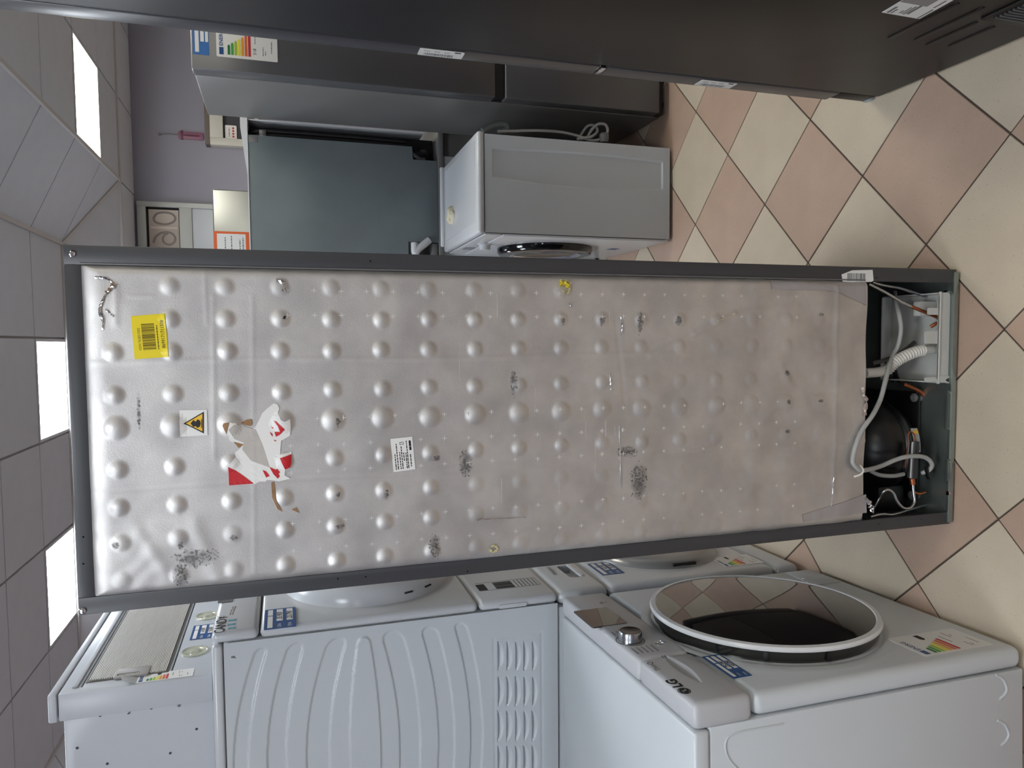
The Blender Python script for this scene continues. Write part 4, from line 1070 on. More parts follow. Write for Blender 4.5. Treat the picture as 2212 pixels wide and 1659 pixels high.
for t in (-2.45, -2.75):
    bm = bmesh.new(); c_ = DE.pt(dcy+(dcr+.004)*math.cos(t), dcz+(dcr+.004)*math.sin(t), .020); fbox(bm, Fr(c_, (0, -math.sin(t), math.cos(t)), X), -.012, .012, -.002, .002, -.001, .003); obj('door_slot_shade', bm, INK, dd_, False)  # dark bits stand for the shade inside the rim's slots
# printed data sheet on the flap
A1, B1 = DE.px(1017, 1256)
sa, sb = DY0+.085, .985
bm = bmesh.new(); fbox(bm, DE, sa, sa+.050, sb+.005, sb+.030, .0003, .0007); barcode(bm, DE, sa, sa+.055, sb-.075, sb-.020, .0003, 16, 9)
ds_ = obj('data_print', bm, INK, df, False)
bm = bmesh.new(); fbox(bm, DE, sa-.004, sa+.062, sb-.150, sb-.149, .0003, .0006); fbox(bm, DE, sa-.004, sa-.003, sb-.15, sb+.03, .0003, .0006); fbox(bm, DE, sa+.061, sa+.062, sb-.15, sb+.03, .0003, .0006)
dashes(bm, DE, [(sa, sa+.058, sb-.085-.011*k) for k in range(6)], .0003, .003); obj('fine_print', bm, INKG, df, False)

# ================================================================== RANGE HOOD lying on the dryer, filter side towards the aisle
HX, HY0, HY1, HZ0, HZ1 = -.800, 1.868, 2.46, 1.702, 2.052
hd = thing('range_hood', (-1.0, (HY0+HY1)/2, HZ0), 'white range hood lying on its back on the dryer, ribbed metal filter facing the aisle', 'range hood')
HE = faceE(HX); HS = faceN(HY0)
xr = HS.px(280, 1528)[0]
HOODW = mat('hood_white', (.745, .76, .785), .35, nz=.01)
bm = bmesh.new(); box(HX-.55, xr, HY0+.008, HY1-.008, HZ0, HZ1-.028, .003, bm=bm); hbody = obj('body', bm, HOODW, hd)
bm = bmesh.new(); box(xr-.012, HX, HY0, HY1, HZ0, HZ1-.020, .004, bm=bm); vis = obj('visor_frame', bm, HOODW, hd)
bm = bmesh.new(); box(xr-.012, HX+.002, HY0-.003, HY1+.003, HZ1-.018, HZ1, .004, bm=bm); obj('front_strip', bm, HOODW, hd)
zt_ = HE.px(168, 1475)[1]; zf0 = HE.px(372, 1436)[1]; yn = HE.px(168, 1475)[0]
ZT, ZB = 1.985, 1.805
YN = HY0+.045
bm = bmesh.new(); fbox(bm, HE, YN, HY1-.02, ZB, ZT, 0, .0015); flt = obj('grease_filter', bm, mat('filter_back', (.40, .39, .38), .5, .2), hd, label='ribbed aluminium grease filter')
bm = bmesh.new(); nr = 44
for k in range(nr):
    z = ZB+.008+(ZT-ZB-.016)*k/(nr-1); fbox(bm, HE, YN+.006, HY1-.03, z-.0011, z+.0011, .0015, .0045)
obj('filter_ribs', bm, mat('filter_rib', (.86, .85, .83), .35, .2), flt, False, kind='stuff')
for z in (ZT+.004, ZB-.006):
    bm = bmesh.new(); fbox(bm, HE, YN-.02, HY1-.02, z-.0022, z+.0022, -.012, .01); bool_cut(vis, bm)
bm = bmesh.new(); fbox(bm, HE, YN-.02, HY1-.02, ZT+.012, ZT+.024, 0, .004, .001); obj('ridge', bm, HOODW, vis)
bm = bmesh.new(); fprism(bm, HE, rrect(YN-.005, YN+.045, ZB+.045, ZB+.120, .004), .0015, .006, .001); tab = obj('filter_latch', bm, mat('latch_grey', (.62, .61, .60), .5), flt)
bm = bmesh.new(); fprism(bm, HE, rrect(YN+.004, YN+.016, ZB+.065, ZB+.115, .005), .0020, .01); bool_cut(tab, bm)
LG_ = mat('lamp_glass', (.72, .73, .66), .15, 0., nz=.2, nscale=60, coat=.6)
for x, y in ((449, 1331), (421, 1408)):
    a, b = HE.px(x, y); bm = bmesh.new(); lathe(bm, HE, a, b, [(.034, 0), (.034, .003), (.030, .004), (.026, .002), (.012, .0015), (.010, .006), (0, .007)], 36); obj('lamp', bm, LG_, hd, label='round glass lamp')
A1, B1 = HE.px(410, 1382); A2, B2 = HE.px(455, 1352)
plabel(hd, HE, A1-.005, A1+.10, HZ0+.018, HZ0+.078, '14.90', '9.500', d=.0010)
elabel(hd, HE, HY0+.006, HY0+.050, HZ0+.045, HZ0+.170, d=.0012)
bm = bmesh.new(); pts = [HE.pt(HY0+.006, HZ0+.168, .0014), HE.pt(HY0+.045, HZ0+.170, .0014), HE.pt(HY0+.030, HZ0+.205, .010), HE.pt(HY0-.004, HZ0+.195, .014)]
bm.faces.new([bm.verts.new(p) for p in pts]); bmesh.ops.solidify(bm, geom=bm.faces[:], thickness=.0004); obj('label_curl', bm, PAPER, hd, False)
bm = bmesh.new()
HS2 = faceN(HY0+.008)
for x, y, r in ((149, 1547, .004), (278, 1539, .0055), (296, 1525, .0045), (387, 1523, .0055), (436, 1505, .004)):
    a, b = HS2.px(x, y); bm = bmesh.new(); lathe(bm, HS2, a, b, [(0, .0035), (r*.6, .003), (r, 0)], 14); obj('screw', bm, CHROME, hd)
for x, y in ((216, 1546), (327, 1530), (425, 1575), (167, 1616), (232, 1650), (368, 1627)):
    a, b = HS2.px(x, y); bool_cut(hbody, hole(bmesh.new(), HS2, a, b, .0034, -.05, .01))

# ================================================================== DARK FRIDGE at the right, seen from its side
KX, KYD, KYF, KH = .629, 1.575, 1.632, 2.03
kf = thing('refrigerator', (KX+.35, 1.25, 0), 'tall near black fridge seen from its side, barcode stickers on the door edges', 'refrigerator')
KW = faceW(KX)
KYB = .93
bm = bmesh.new(); box(KX, KX+.70, KYB, KYD-.004, .018, KH, .006, bm=bm); obj('cabinet', bm, DARKS, kf)
SPL = KW.px(1295, 155)[1]
ZDB = KW.px(1797, 212)[1]
lowd = obj('door', box(KX+.001, KX+.70, KYD, KYF, ZDB, SPL-.006, .006, 3), DARKD, kf)
upd = obj('door', box(KX+.001, KX+.70, KYD, KYF, SPL+.006, KH, .006, 3), DARKD, kf)
bm = bmesh.new(); box(KX+.004, KX+.69, KYD+.004, KYF-.01, .020, ZDB-.003, .004, bm=bm); obj('plinth', bm, DARKS, kf)
bm = bmesh.new(); fbox(bm, KW, -KYF+.012, -KYD-.006, SPL-.0055, SPL+.0055, -.012, .0015, .001); hg = obj('hinge', bm, CHROME, kf)
bm = bmesh.new(); box(KX+.004, KX+.03, KYF-.03, KYF-.004, .004, .020, .003, bm=bm); obj('foot', bm, mat('foot_blue_grey', (.62, .68, .72), .4), kf)
for x in (KX+.05, KX+.65):
    bm = bmesh.new(); lathe(bm, faceT(0), x, KYB+.08, [(0, 0), (.02, 0), (.02, .02), (0, .02)], 14); obj('foot', bm, BLACK, kf)
def edge_sticker(par, p0, p1, seed):
    a0, a1, b0, b1 = rect_from(KW, p0, p1)
    a0 = -KYF+.012; a1 = -KYD-.008
    s = obj('barcode_sticker', fprism(bmesh.new(), KW, rrect(a0, a1, b0, b1, .003), .0002, .0010), PAPER, par, False, label='white barcode sticker on the door edge')
    bm = bmesh.new(); rr = random.Random(seed); z = b0+(b1-b0)*.22
    while z < b1-.012:
        t = rr.choice((.0010, .0016, .0026)); fbox(bm, KW, a0+.004, a0+.016, z, z+t, .0011, .0013); z += t+rr.choice((.001, .0018))
    obj('barcode', bm, INKG, s, False)
    bm = bmesh.new(); fbox(bm, KW, a1-.008, a1-.003, b0+.008, b0+(b1-b0)*.22, .0011, .0013); obj('black_bar', bm, INK, s, False)
    bm = bmesh.new()
    for k in range(3): fbox(bm, KW, a1-.012-.0*k, a1-.010, b1-.010-.022*k, b1-.024-.022*k, .0011, .0013)
    obj('fine_print', bm, INKG, s, False)
edge_sticker(upd, (908, 102), (1002, 118), 3)
edge_sticker(lowd, (1503, 180), (1580, 188), 4)
# pressed bars, vent grille and rating sheet low on the side
for p0, p1 in (((1912, 82), (2080, 8)), ((1980, 88), (2122, 15)), ((1998, 98), (2115, 48)), ((2045, 100), (2155, 58))):
    a0, b0 = KW.px(*p0); a1, b1 = KW.px(*p1); bc = (b0+b1)/2
    bm = bmesh.new(); fprism(bm, KW, rrect(min(a0, a1), max(a0, a1), bc-.006, bc+.006, .0055), -.001, .0015, .0013); obj('pressed_bar', bm, DARKS, kf)
a0, b0 = KW.px(2150, 37); 
bm = bmesh.new(); fbox(bm, KW, -1.135, -KYB-.01, .045, .190, -.001, .004, .003); vg = obj('vent_grille', bm, DARKS, kf)
bm = bmesh.new(); fbox(bm, KW, -1.118, -KYB-.02, .058, .176, .0035, .0045); obj('vent_opening', bm, DARKS, vg, False)
bm = bmesh.new()
for k in range(20):
    a = -1.114+.009*k
    if a > -KYB-.025: break
    fbox(bm, KW, a, a+.0035, .058, .176, .0045, .0075)
obj('vent_fins', bm, mat('fin_grey', (.30, .31, .32), .4), vg, False)
q = [(1905, 26), (1986, 40), (2060, 0)]
a0, b0 = KW.px(1905, 26); a1, b1 = KW.px(1986, 40)
pl_ = [KW.px(1905, 26), KW.px(1986, 40), KW.px(2062, -2), KW.px(1985, -22)]
bm = bmesh.new(); fprism(bm, KW, pl_, .0002, .0010); rs = obj('rating_sheet', bm, PAPER, kf, False, label='white rating sheet with print')
O_ = Vector((*pl_[1], 0)); 
def rsp(t, s_):      # t along the lower long edge, s_ across
    A_, B_, D_ = Vector(pl_[1]), Vector(pl_[2]), Vector(pl_[0]); return tuple(A_+(B_-A_)*t+(D_-A_)*s_)
def rs_quad(bm, t0, t1, s0, s1): fprism(bm, KW, [rsp(t0, s0), rsp(t1, s0), rsp(t1, s1), rsp(t0, s1)], .0011, .0013)
bm = bmesh.new()
for t0, t1, s0, s1 in ((.04, .34, .86, .92), (.04, .25, .78, .82), (.10, .42, .56, .59), (.08, .48, .49, .53), (.12, .55, .40, .47), (.1, .24, .62, .65), (.02, .48, .05, .09), (.55, .9, .10, .14)): rs_quad(bm, t0, t1, s0, s1)
obj('fine_print', bm, INKG, rs, False, kind='stuff')
bm = bmesh.new(); rs_quad(bm, .55, 1.0, .30, 1.0); obj('grey_field', bm, mat('sheet_grey', (.52, .51, .51), .6), rs, False)

# ================================================================== GREY TWO-DOOR FRIDGE facing us
GX, GYF, GH = .917, 2.688, 1.787
gf = thing('refrigerator', (GX+.30, GYF+.3, 0), 'grey two door fridge with blue card and energy label on its upper door', 'refrigerator')
GN = faceN(GYF); GW = faceW(GX)
GYS = GYF+.058
bm = bmesh.new(); box(GX, GX+.60, GYS+.008, GYF+.52, .020, GH-.004, .004, bm=bm); obj('cabinet', bm, mat('grey_cabinet_side', (.44, .435, .43), .38, .35, nz=.03, nscale=4, rnz=.08), gf)
zg0 = GN.px(1092, 180)[1]; zg1 = GN.px(1070, 180)[1]
gu = obj('door', box(GX, GX+.60, GYF, GYS, zg1, GH, .005, 3), STEELD, gf)
gl = obj('door', box(GX, GX+.60, GYF, GYS, .045, zg0, .005, 3), STEELD, gf)
bm = bmesh.new(); box(GX+.004, GX+.596, GYS-.001, GYS+.0085, .045, GH-.006, bm=bm); obj('gasket', bm, DARKGAP, gf, False)
bm = bmesh.new(); box(GX+.006, GX+.594, GYF+.012, GYS, zg0, zg1, bm=bm); obj('handle_gap', bm, BLACK, gf)
bm = bmesh.new(); box(GX+.004, GX+.596, GYF+.03, GYS+.02, .016, .045, bm=bm); obj('plinth', bm, BLACK, gf)
for x in (GX+.05, GX+.55):
    for y in (GYF+.07, GYF+.47):
        bm = bmesh.new(); lathe(bm, faceT(0), x, y, [(0, 0), (.02, 0), (.02, .022), (0, .022)], 14); obj('foot', bm, BLACK, gf)
a0, b0 = GN.px(600, 135); a1, b1 = GN.px(466, 60)
elabel(gu, GN, a0, a0+.132, b0, b1, d=.0012, number='318')
p0, q0 = GN.px(452, 120); p1, q1 = GN.px(415, 60)
s = obj('blue_card', fprism(bmesh.new(), GN, rrect(p0, p0+.15, q0, q1, .002), .0003, .0010), mat('card_blue', (.20, .42, .68), .4), gu, False)
for y0, y1 in ((.62, .86), (.30, .52), (.04, .22)):
    bm = bmesh.new(); fbox(bm, GN, p0+.008+(.035 if y0 < .6 else 0), p0+.145, q0+(q1-q0)*y0, q0+(q1-q0)*y1, .0011, .0013); obj('write_in_box', bm, PAPER, s, False)

# ================================================================== WHITE WASHING MACHINE at the right, front towards the aisle
VX0, VX1, VY0, VY1, VH = .398, .772, 2.660, 3.262, .816
vm = thing('washing_machine', ((VX0+VX1)/2, (VY0+VY1)/2, 0), 'slim white washing machine with black ringed door before the grey sheet metal fridge', 'washing machine')
VS = faceN(VY0); VW = faceW(VX0); VT = faceT(VH)
VSE = VS.px(1200, 508)[0]
bm = bmesh.new(); box(VSE+.001, VX1, VY0+.009, VY1-.004, .014, VH-.030, .003, bm=bm); obj('body', bm, WHITEW, vm)
# side sheet with the pressed field
aa = np.arange(VSE+.001, VX1+.001, .0024); bb = np.arange(.014, VH-.029, .0030); AA, BB = np.meshgrid(aa, bb)
c0 = VS.px(1063, 322); c1 = VS.px(1065, 382); c2 = VS.px(1430, 350); c3 = VS.px(1428, 408)
tz = np.clip((BB-c3[1])/(c1[1]-c3[1]), 0, 1)
left = c3[0]+(c1[0]-c3[0])*tz-.018*np.sin(math.pi*tz); right = c2[0]+(c0[0]-c2[0])*tz+.010*np.sin(math.pi*tz)
e = np.minimum(np.minimum(AA-left, right-AA), np.minimum(BB-(c3[1]-.006), c1[1]-BB))
DD = -.0070*ss(e/.007+.5)
co = np.stack([AA, VY0-DD, BB], -1).reshape(-1, 3); idx = np.arange(AA.size).reshape(AA.shape)
fc = np.stack([idx[:-1, :-1], idx[:-1, 1:], idx[1:, 1:], idx[1:, :-1]], -1).reshape(-1, 4)
me = bpy.data.meshes.new('side_panel'); me.from_pydata(co.tolist(), [], fc.tolist()); me.update()
obj('side_panel', me, WHITE, vm).data.shade_smooth()
ZVC = VS.px(1085, 510)[1]
bm = bmesh.new(); box(VX0, VSE-.001, VY0, VY1, .020, ZVC-.0015, .020, 5, bm=bm); obj('front_panel', bm, WHITEP, vm)
bm = bmesh.new(); box(VX0+.002, VSE-.001, VY0, VY1, ZVC+.0015, VH-.026, .020, 5, bm=bm); vc = obj('console', bm, WHITEP, vm)
bm = bmesh.new(); box(VX0+.006, VX1+.010, VY0-.003, VY1+.003, VH-.028, VH, .012, 4, bm=bm); vt = obj('top_lid', bm, WHITEP, vm)
bm = bmesh.new(); box(VX0+.05, VX1-.02, VY0+.03, VY1-.05, VH-.002, VH+.0012, .0008, 1, bm=bm); obj('top_inset', bm, WHITEP, vt)
bm = bmesh.new(); box(VX0+.03, VX1+.008, VY1-.022, VY1+.002, VH-.002, VH+.016, .006, 3, bm=bm); obj('top_rim', bm, WHITEP, vt)
VWc = faceW(VX0+.002)
a, b = VWc.px(1012, 537); bm = bmesh.new(); fprism(bm, VWc, rrect(a-.035, a+.035, b-.022, b+.022, .003), 0, .0012); obj('display', bm, GLASSB, vc)
a, b = VWc.px(1047, 527); bm = bmesh.new(); lathe(bm, VWc, a, b, [(.030, 0), (.030, .004), (.024, .006), (.022, .024), (.018, .026), (0, .026)], 36); obj('dial', bm, WHITEP, vc)
bm = bmesh.new(); dashes(bm, VWc, [(a-.055, a-.035, b-.02+.01*k) for k in range(5)]+[(a+.035, a+.05, b-.02+.01*k) for k in range(4)], .0004, .0022); obj('programme_print', bm, INKG, vc, False)
vdy, vdz, vdr = -(VY0+VY1)/2-.02, .435, .205
bm = bmesh.new(); lathe(bm, VW, vdy, vdz, [(vdr, -.002), (vdr, .016), (vdr-.008, .028), (vdr-.035, .034), (vdr-.050, .030)], 64); vd = obj('door', bm, mat('gloss_black', (.03, .035, .05), .08), vm, label='round door with glossy black ring')
bm = bmesh.new(); lathe(bm, VW, vdy, vdz, [(vdr-.050, .031), (vdr-.060, .030), (vdr-.068, .022)], 64); obj('inner_ring', bm, CHROME, vd)
bm = bmesh.new(); lathe(bm, VW, vdy, vdz, [(vdr-.067, .022), (vdr-.10, .010), (.06, -.02+.03), (0, .008)], 48); obj('door_glass', bm, mat('door_glass_brown', (.30, .27, .25), .08, .2), vd)
a, b = VW.px(1325, 538); bm = bmesh.new(); fprism(bm, VW, [(a-.025, b-.02), (a+.02, b-.02), (a+.02, b+.02), (a-.025, b+.02)], .0002, .0008); obj('blue_sticker', bm, BLUE, vm, False)
a, b = VW.px(1085, 545); bm = bmesh.new(); fprism(bm, VW, rrect(a-.02, a+.02, b-.006, b+.006, .002), .0002, .002); obj('badge', bm, INKG, vc, False)
for y in (VY0+.05, VY1-.05):
    for x in (VX0+.06, VX1-.05):
        bm = bmesh.new(); lathe(bm, faceT(0), x, y, [(0, 0), (.02, 0), (.02, .01), (.01, .016), (0, .016)], 14); obj('foot', bm, BLACK, vm)
# mains cable coiled behind it
CB = VX1+.045
def VP_(x, y, yy=2.76): return P(x, y, yy)
bm = bmesh.new()
loop = [VP_(1075, 284), VP_(1110, 283), VP_(1160, 282), VP_(1210, 285), VP_(1250, 294), VP_(1275, 303, 2.75), VP_(1298, 300, 2.74), VP_(1312, 285, 2.73), VP_(1308, 270, 2.73), VP_(1292, 268, 2.74), VP_(1278, 280, 2.75), VP_(1268, 296, 2.76), VP_(1252, 300, 2.77), VP_(1258, 286, 2.78), VP_(1270, 272, 2.77), VP_(1285, 272, 2.76), VP_(1290, 284, 2.75), VP_(1276, 296, 2.74), VP_(1258, 298, 2.75), VP_(1246, 301, 2.76)]
tube(bm, loop, .0055, 8, 8); obj('power_cable', bm, CABLE, vm)
pg = VP_(1305, 297, 2.73)
bm = bmesh.new(); lathe(bm, Fr(pg, Y, Z), 0, 0, [(0, -.018), (.014, -.018), (.019, -.008), (.019, .012), (.012, .018), (0, .018)], 18); obj('plug', bm, GREYP, vm)
bm = bmesh.new(); tube(bm, [VP_(1042, 283, 2.80), VP_(1058, 274, 2.80), VP_(1078, 268, 2.80), VP_(1092, 270, 2.80), VP_(1094, 278, 2.80), VP_(1085, 285, 2.80)], .013, 12, 8); obj('drain_hose', bm, mat('hose_grey', (.38, .40, .40), .5), vm)
# dried sealant lump on the lid
a, b = VT.px(977, 462)
bm = bmesh.new()
for k in range(7):
    aa_ = a+random.uniform(-.034, .034); bb_ = b+random.uniform(-.04, .04); r = random.uniform(.014, .024)
    lathe(bm, VT, aa_, bb_, [(r, 0), (r*.8, r*.5), (r*.4, r*.8), (0, r*.85)], 9)
for v in bm.verts: v.co += Vector((random.uniform(-1, 1), random.uniform(-1, 1), random.uniform(0, 1)))*.004
tag(obj('sealant_lump', bm, mat('sealant', (.80, .78, .68), .5, nz=.1, nscale=60), None), 'small cream lump of dried sealant on the slim white washing machine', 'sealant')
obj_l = bpy.data.objects['sealant_lump']; obj_l.location.z = .0012

# ================================================================== BUILT-IN FRIDGE of grey sheet metal, on a low white cabinet, behind the washer
BY, BXL, BXR, BZ0_, BZ1_ = 3.36, .22, .893, .818, 1.640
BNf = faceN(BY)
un = thing('dishwasher', (.56, BY+.30, 0), 'white dishwasher under the grey sheet metal fridge, behind the slim washing machine', 'dishwasher')
obj('body', box(BXL, BXR-.03, BY+.02, BY+.55, .02, BZ0_-.028, .004), WHITE, un)
obj('worktop', box(BXL-.005, BXR+.145, BY-.005, BY+.555, BZ0_-.026, BZ0_, .005), GREYP, un)
obj('side_panel', box(BXR-.029, BXR+.14, BY+.06, BY+.54, .02, BZ0_-.027, .003), GREYP, un)  # added block filling the gap where deep shade lies behind the washer
obj('plinth', box(BXL+.01, BXR-.04, BY+.03, BY+.54, 0, .02), BLACK, un)
bi = thing('refrigerator', (.56, BY+.28, BZ0_), 'built-in fridge with plain grey sheet metal side, raised behind the slim washing machine', 'refrigerator')
nx0, nz0 = BNf.px(892, 343); nl0, nlz = BNf.px(882, 522)
out = [(nl0, BZ0_+.001), (BXR-.01, BZ0_+.001)]
xr_t = BNf.px(540, 291)[0]; xr_b = BNf.px(880, 316)[0]; ncx = BNf.px(900, 345)[0]; ncz = BNf.px(892, 330)[1]; bzb = BNf.px(944, 345)[1]
poly = [(nl0, bzb-.03), (ncx, bzb-.03), (ncx, ncz), (xr_b-.0, ncz+.004), (xr_t, BZ1_), (BXL, BZ1_), (BXL, nlz), (nl0, nlz)]
poly = [(a, max(b, BZ0_+.002)) for a, b in poly]
bm = bmesh.new(); fprism(bm, BNf, poly, -.004, 0); 
for v in bm.verts: pass
obj('side_sheet', bm, GALV, bi, False, label='plain grey galvanised side sheet')
bm = bmesh.new(); box(BXL+.004, xr_b-.012, BY+.005, BY+.53, BZ0_+.20, BZ1_-.004, bm=bm); obj('body', bm, GALV, bi)
bm = bmesh.new(); box(nl0+.01, ncx-.02, BY+.005, BY+.53, BZ0_+.004, BZ0_+.20, bm=bm); obj('lower_body', bm, mat('grey_dark_sheet', (.30, .31, .32), .5), bi)
XB = BNf.px(520, 252)[0]
bm = bmesh.new(); box(xr_b-.012, XB-.014, BY+.10, BY+.52, BZ0_+.004, BZ1_-.002, bm=bm); obj('rear_wall', bm, BLACK, bi)
tz_ = BNf.px(528, 260)[1]
bm = bmesh.new(); fprism(bm, BNf, [(BXL, BZ1_+.001), (XB, BZ1_+.001), (XB, BZ1_+.030), (XB-.045, BZ1_+.030), (xr_t-.17, BZ1_+.006), (BXL, BZ1_+.006)], -.53, .004); obj('top_cover', bm, WHITEP, bi, False)
# white edge strip, black coil and the compressor corner seen past the sheet
bm = bmesh.new(); box(XB-.006, XB, BY+.02, BY+.53, BZ0_+.06, BZ1_, bm=bm); obj('rear_trim', bm, WHITEP, bi)
for k in range(9):
    z = BZ0_+.24+k*.062
    bm = bmesh.new(); tube(bm, [(xr_b+.012, BY+.03, z), (xr_b+.012, BY+.48, z)], .004, 6, 0); obj('condenser_coil', bm, BLACK, bi)
for dx in (.010, .026):
    bm = bmesh.new(); tube(bm, [(xr_b+dx, BY+.035, BZ0_+.14), (xr_b+dx+.004, BY+.03, 1.2), (xr_b+dx+.002, BY+.03, BZ1_-.06), (xr_b+dx-.012, BY+.06, BZ1_-.02)], .007, 8, 6); obj('pipe', bm, mat('pipe_black', (.08, .08, .09), .5), bi)
bm = bmesh.new(); box(xr_b-.01, xr_b+.03, BY+.01, BY+.06, BZ1_-.075, BZ1_-.045, .003, bm=bm); obj('hinge_block', bm, CHROME, bi)
bm = bmesh.new(); box(xr_b-.03, xr_b-.005, BY-.002, BY+.03, BZ1_-.04, BZ1_, .003, bm=bm); obj('corner_bracket', bm, GREYP, bi)
bm = bmesh.new(); lathe(bm, faceT(BZ0_), ncx+.03, BY+.14, [(0, .005), (.05, .006), (.062, .03), (.062, .07), (.045, .10), (0, .115)], 28); obj('compressor', bm, MATS['compressor_black'], bi)
bm = bmesh.new(); tube(bm, [BNf.pt(ncx-.005, BZ0_+.05, -.03), BNf.pt(ncx+.02, BZ0_+.10, -.02), BNf.pt(ncx+.05, BZ0_+.13, -.03)], .009, 8, 5); obj('hose', bm, mat('hose_dark', (.33, .34, .35), .5), bi)
bm = bmesh.new(); fbox(bm, BNf, ncx+.004, ncx+.016, ncz-.06, ncz-.02, -.03, -.02, .002); obj('clip', bm, GREYP, bi)
p = BNf.px(900, 540); bm = bmesh.new(); tube(bm, [BNf.pt(nl0+.01, BZ0_+.045, .0), BNf.pt(nl0-.03, BZ0_+.095, .005), BNf.pt(nl0-.05, nlz-.03, .005), BNf.pt(nl0-.005, nlz-.028, .002)][::-1], .017, 12, 6); obj('drain_elbow', bm, WHITEP, bi)
bm = bmesh.new(); fbox(bm, BNf, nl0-.10, nl0-.004, BZ0_+.004, BZ0_+.03, -.10, -.005, .003); obj('corner_foot', bm, GREYP, bi)

# ================================================================== STEEL FRIDGE behind, with an orange price tag
SY_ = 4.02
SN = faceN(SY_)
sx1, sz1 = SN.px(458, 408)
sf = thing('refrigerator', (sx1-.30, SY_+.3, 0), 'brushed steel fridge with an orange price tag, standing behind the grey sheet metal fridge', 'refrigerator')
INOX = mat('brushed_inox', (.66, .67, .66), .30, .85, nz=.04, nscale=4)
obj('cabinet', box(sx1-.60, sx1, SY_+.06, SY_+.62, .03, sz1-.005, .005), INOX, sf)
obj('door', box(sx1-.60, sx1, SY_, SY_+.055, .68, sz1, .006, 3), INOX, sf)
obj('door', box(sx1-.60, sx1, SY_, SY_+.055, .05, .67, .006, 3), INOX, sf)
obj('plinth', box(sx1-.59, sx1-.01, SY_+.02, SY_+.6, 0, .03), BLACK, sf)
a1, b1 = SN.px(461, 499); a0, b0 = SN.px(541, 539)
b0 = SN.px(543, 505)[1]
tgp = obj('price_tag', fprism(bmesh.new(), SN, rrect(a1-.15, a1, b0, b1, .010), .0005, .0030), ORANGE, sf, False, label='orange price tag with white card')
bm = bmesh.new(); fprism(bm, SN, rrect(a1-.14, a1-.012, b0+.028, b1-.016, .002), .0031, .0035); obj('card', bm, PAPER, tgp, False)
bm = bmesh.new(); dashes(bm, SN, [(a1-.11, a1-.03, b1-.055), (a1-.10, a1-.02, b1-.085), (a1-.10, a1-.04, b1-.125), (a1-.10, a1-.03, b1-.140)], .0036, .005); obj('fine_print', bm, INKG, tgp, False)

# ================================================================== BACK WALL: door with a number on its upper pane, meter box, hanging thermometer
BW = faceN(RY1)
fa, fb = BW.px(300, 436); zt1 = min(BW.px(298, 470)[1], ZL-.005)
DW0 = fa-.95; 
DOORW = mat('door_white', (.70, .71, .70), .45)
ia = BW.px(350, 449)[0]; zi1 = BW.px(317, 480)[1]; zi0 = BW.px(389, 480)[1]; zp1 = BW.px(416, 480)[1]; ip = BW.px(420, 450)[0]
bm = bmesh.new()
for a0, a1, b0, b1 in ((ia, fa, 0, zt1), (DW0, DW0+(fa-ia), 0, zt1), (DW0+(fa-ia), ia, zi1, zt1), (DW0+(fa-ia), ia, zp1, zi0)):
    fbox(bm, BW, a0, a1, b0, b1, 0, .045, .003)
d1 = obj('door_1', bm, DOORW, None, True, kind='structure')
bm = bmesh.new(); fbox(bm, BW, DW0+(fa-ia), ia, .02, zp1, .005, .030, .002); obj('door_panel', bm, mat('door_panel_white', (.70, .72, .75), .4), d1)
bm = bmesh.new(); fbox(bm, BW, DW0+(fa-ia)+.02, ia-.012, zi0+.006, zi1-.012, .004, .012); obj('transom_pane', bm, mat('pane_cream', (.67, .62, .585), .3, nz=.02), d1)
bm = bmesh.new()
for a0, a1, b0, b1 in ((ia-.016, ia, zi0, zi1), (DW0+(fa-ia), ia, zi1-.016, zi1), (DW0+(fa-ia), ia, zi0, zi0+.008)): fbox(bm, BW, a0, a1, b0, b1, .002, .013)
obj('pane_gasket', bm, DARKGAP, d1, False)
PF = faceN(RY1-.013)
NUM = mat('number_grey', (.52, .48, .46), .6)
def stroke(pix, r=.008):
    bm = bmesh.new(); tube(bm, [PF.pt(*PF.px(300+x/8.508, 400+y/8.508), .001) for x, y in pix], r, 8, 6)
    for v in bm.verts: v.co.y = RY1-.013+(v.co.y-(RY1-.013))*.15-.001
    obj('number', bm, NUM, d1)
stroke([(275, 590), (340, 520), (460, 500), (590, 520), (665, 590), (640, 670), (540, 715), (420, 715), (310, 680), (272, 620), (285, 580)])
stroke([(265, 1060), (310, 950), (400, 885), (520, 865), (620, 900), (670, 980), (640, 1060), (560, 1095), (470, 1060), (440, 985), (480, 910), (540, 890)])
bm = bmesh.new(); a, b = PF.px(300+470/8.508, 400+785/8.508); fbox(bm, PF, a-.008, a+.008, zi0+.02, zi1-.03, .0005, .002); obj('pane_joint_glare', bm, mat('pane_joint_glare', (.78, .72, .68), .3), d1, False)  # seam of the pane; the streak of glare along it is painted lighter
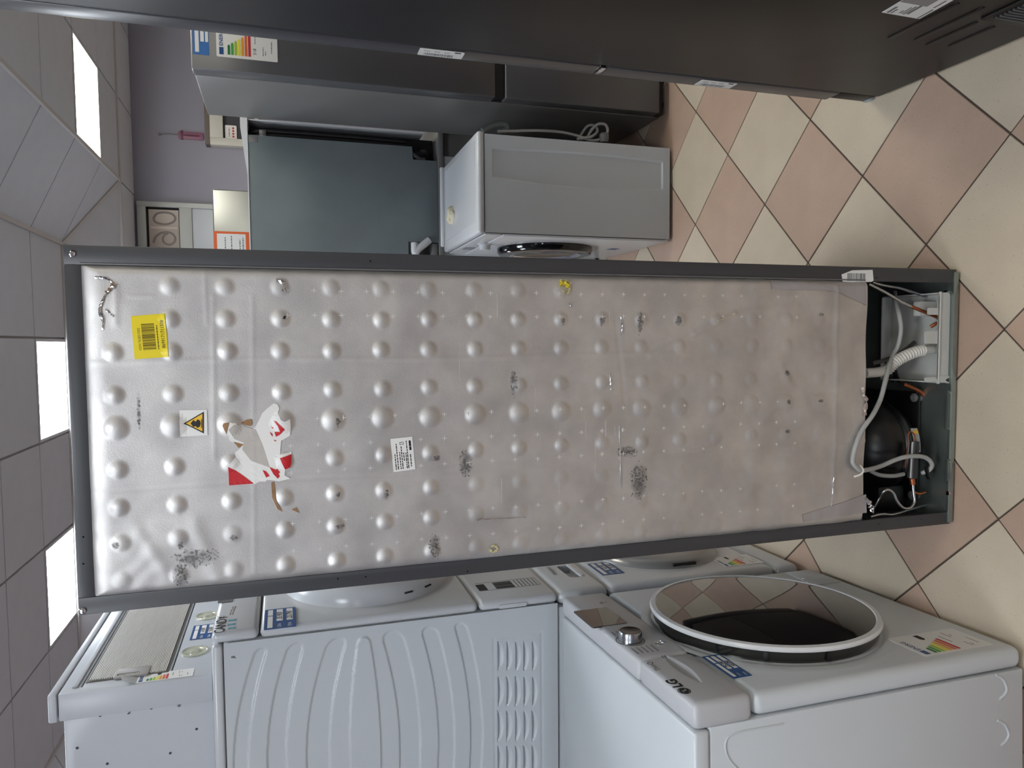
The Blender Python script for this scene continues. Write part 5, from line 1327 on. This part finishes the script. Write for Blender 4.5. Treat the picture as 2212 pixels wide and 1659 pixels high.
# meter box
m0, mz1 = BW.px(446, 318); m1, _ = BW.px(446, 210); _, mz0 = BW.px(560, 300)
mb = thing('meter_box', ((m0+m1)/2, RY1-.05, mz0), 'open white meter box with dark inside let into the lilac wall', 'meter box')
MBW = mat('meter_white', (.74, .73, .70), .5); MBB = mat('meter_wood', (.40, .36, .34), .7)
bm = bmesh.new()
fbox(bm, BW, m0, m0+.055, mz0, mz1-.035, .001, .10, .002); fbox(bm, BW, m1-.055, m1, mz0, mz1-.035, .001, .10, .002); fbox(bm, BW, m0+.055, m1-.055, mz1-.13, mz1-.035, .001, .10, .002); fbox(bm, BW, m0+.055, m1-.055, mz0, mz0+.03, .001, .10, .002)
obj('frame', bm, MBW, mb)
bm = bmesh.new(); fbox(bm, BW, m0, m1, mz1-.034, mz1, .001, .10, .002); obj('lintel', bm, MBB, mb)
bm = bmesh.new(); fbox(bm, BW, m0+.055, m1-.055, mz0+.03, mz1-.13, .001, .055); obj('dark_panel', bm, mat('meter_dark', (.22, .22, .24), .5), mb)
c0, cz1 = BW.px(488, 305); c1, cz0 = BW.px(512, 277)
bm = bmesh.new(); fprism(bm, faceN(RY1-.056), rrect(c0, c1, cz0, cz1, .008), 0, .012); cd = obj('meter_card', bm, PAPER, mb)
bm = bmesh.new()
for k in range(4): lathe(bm, faceN(RY1-.069), c0+(c1-c0)*(.2+.2*k), cz0+.025, [(.008, 0), (.008, .001), (0, .001)], 10)
obj('red_dot', bm, RED, cd, False)
bm = bmesh.new(); dashes(bm, faceN(RY1-.069), [(c0+.02, c1-.02, cz1-.03)], 0, .006); obj('fine_print', bm, INKG, cd, False)
# thermometer
ta, tz1 = BW.px(385, 292); tb2, tz0 = BW.px(440, 294)
th = thing('thermometer', (ta, RY1-.01, tz0), 'pink thermometer hanging by a string on the lilac wall above the meter box', 'thermometer')
PINK = mat('thermo_pink', (.55, .36, .45), .5)
bm = bmesh.new(); fprism(bm, BW, rrect(ta-.028, ta+.028, tz0, tz1, .012), .002, .012, .002); tbd = obj('body', bm, PINK, th)
bm = bmesh.new(); fbox(bm, BW, ta-.005, ta+.005, tz0+.03, tz1-.04, .012, .016); obj('tube', bm, mat('thermo_tube', (.36, .16, .26), .3), tbd)
bm = bmesh.new(); fbox(bm, BW, ta-.034, ta+.034, tz1-.035, tz1-.018, .002, .016, .002); obj('cap', bm, mat('thermo_dark', (.40, .22, .30), .5), tbd)
bm = bmesh.new(); na, nzz = BW.px(345, 291); tube(bm, [BW.pt(ta, tz1-.01, .008), BW.pt(ta+.004, (tz1+nzz)/2, .008), BW.pt(na, nzz, .010)], .003, 6, 4); obj('string', bm, INKG, th)
bm = bmesh.new(); lathe(bm, BW, na, nzz, [(0, .02), (.009, .018), (.006, .001), (0, .001)], 10); obj('nail', bm, INKG, th)
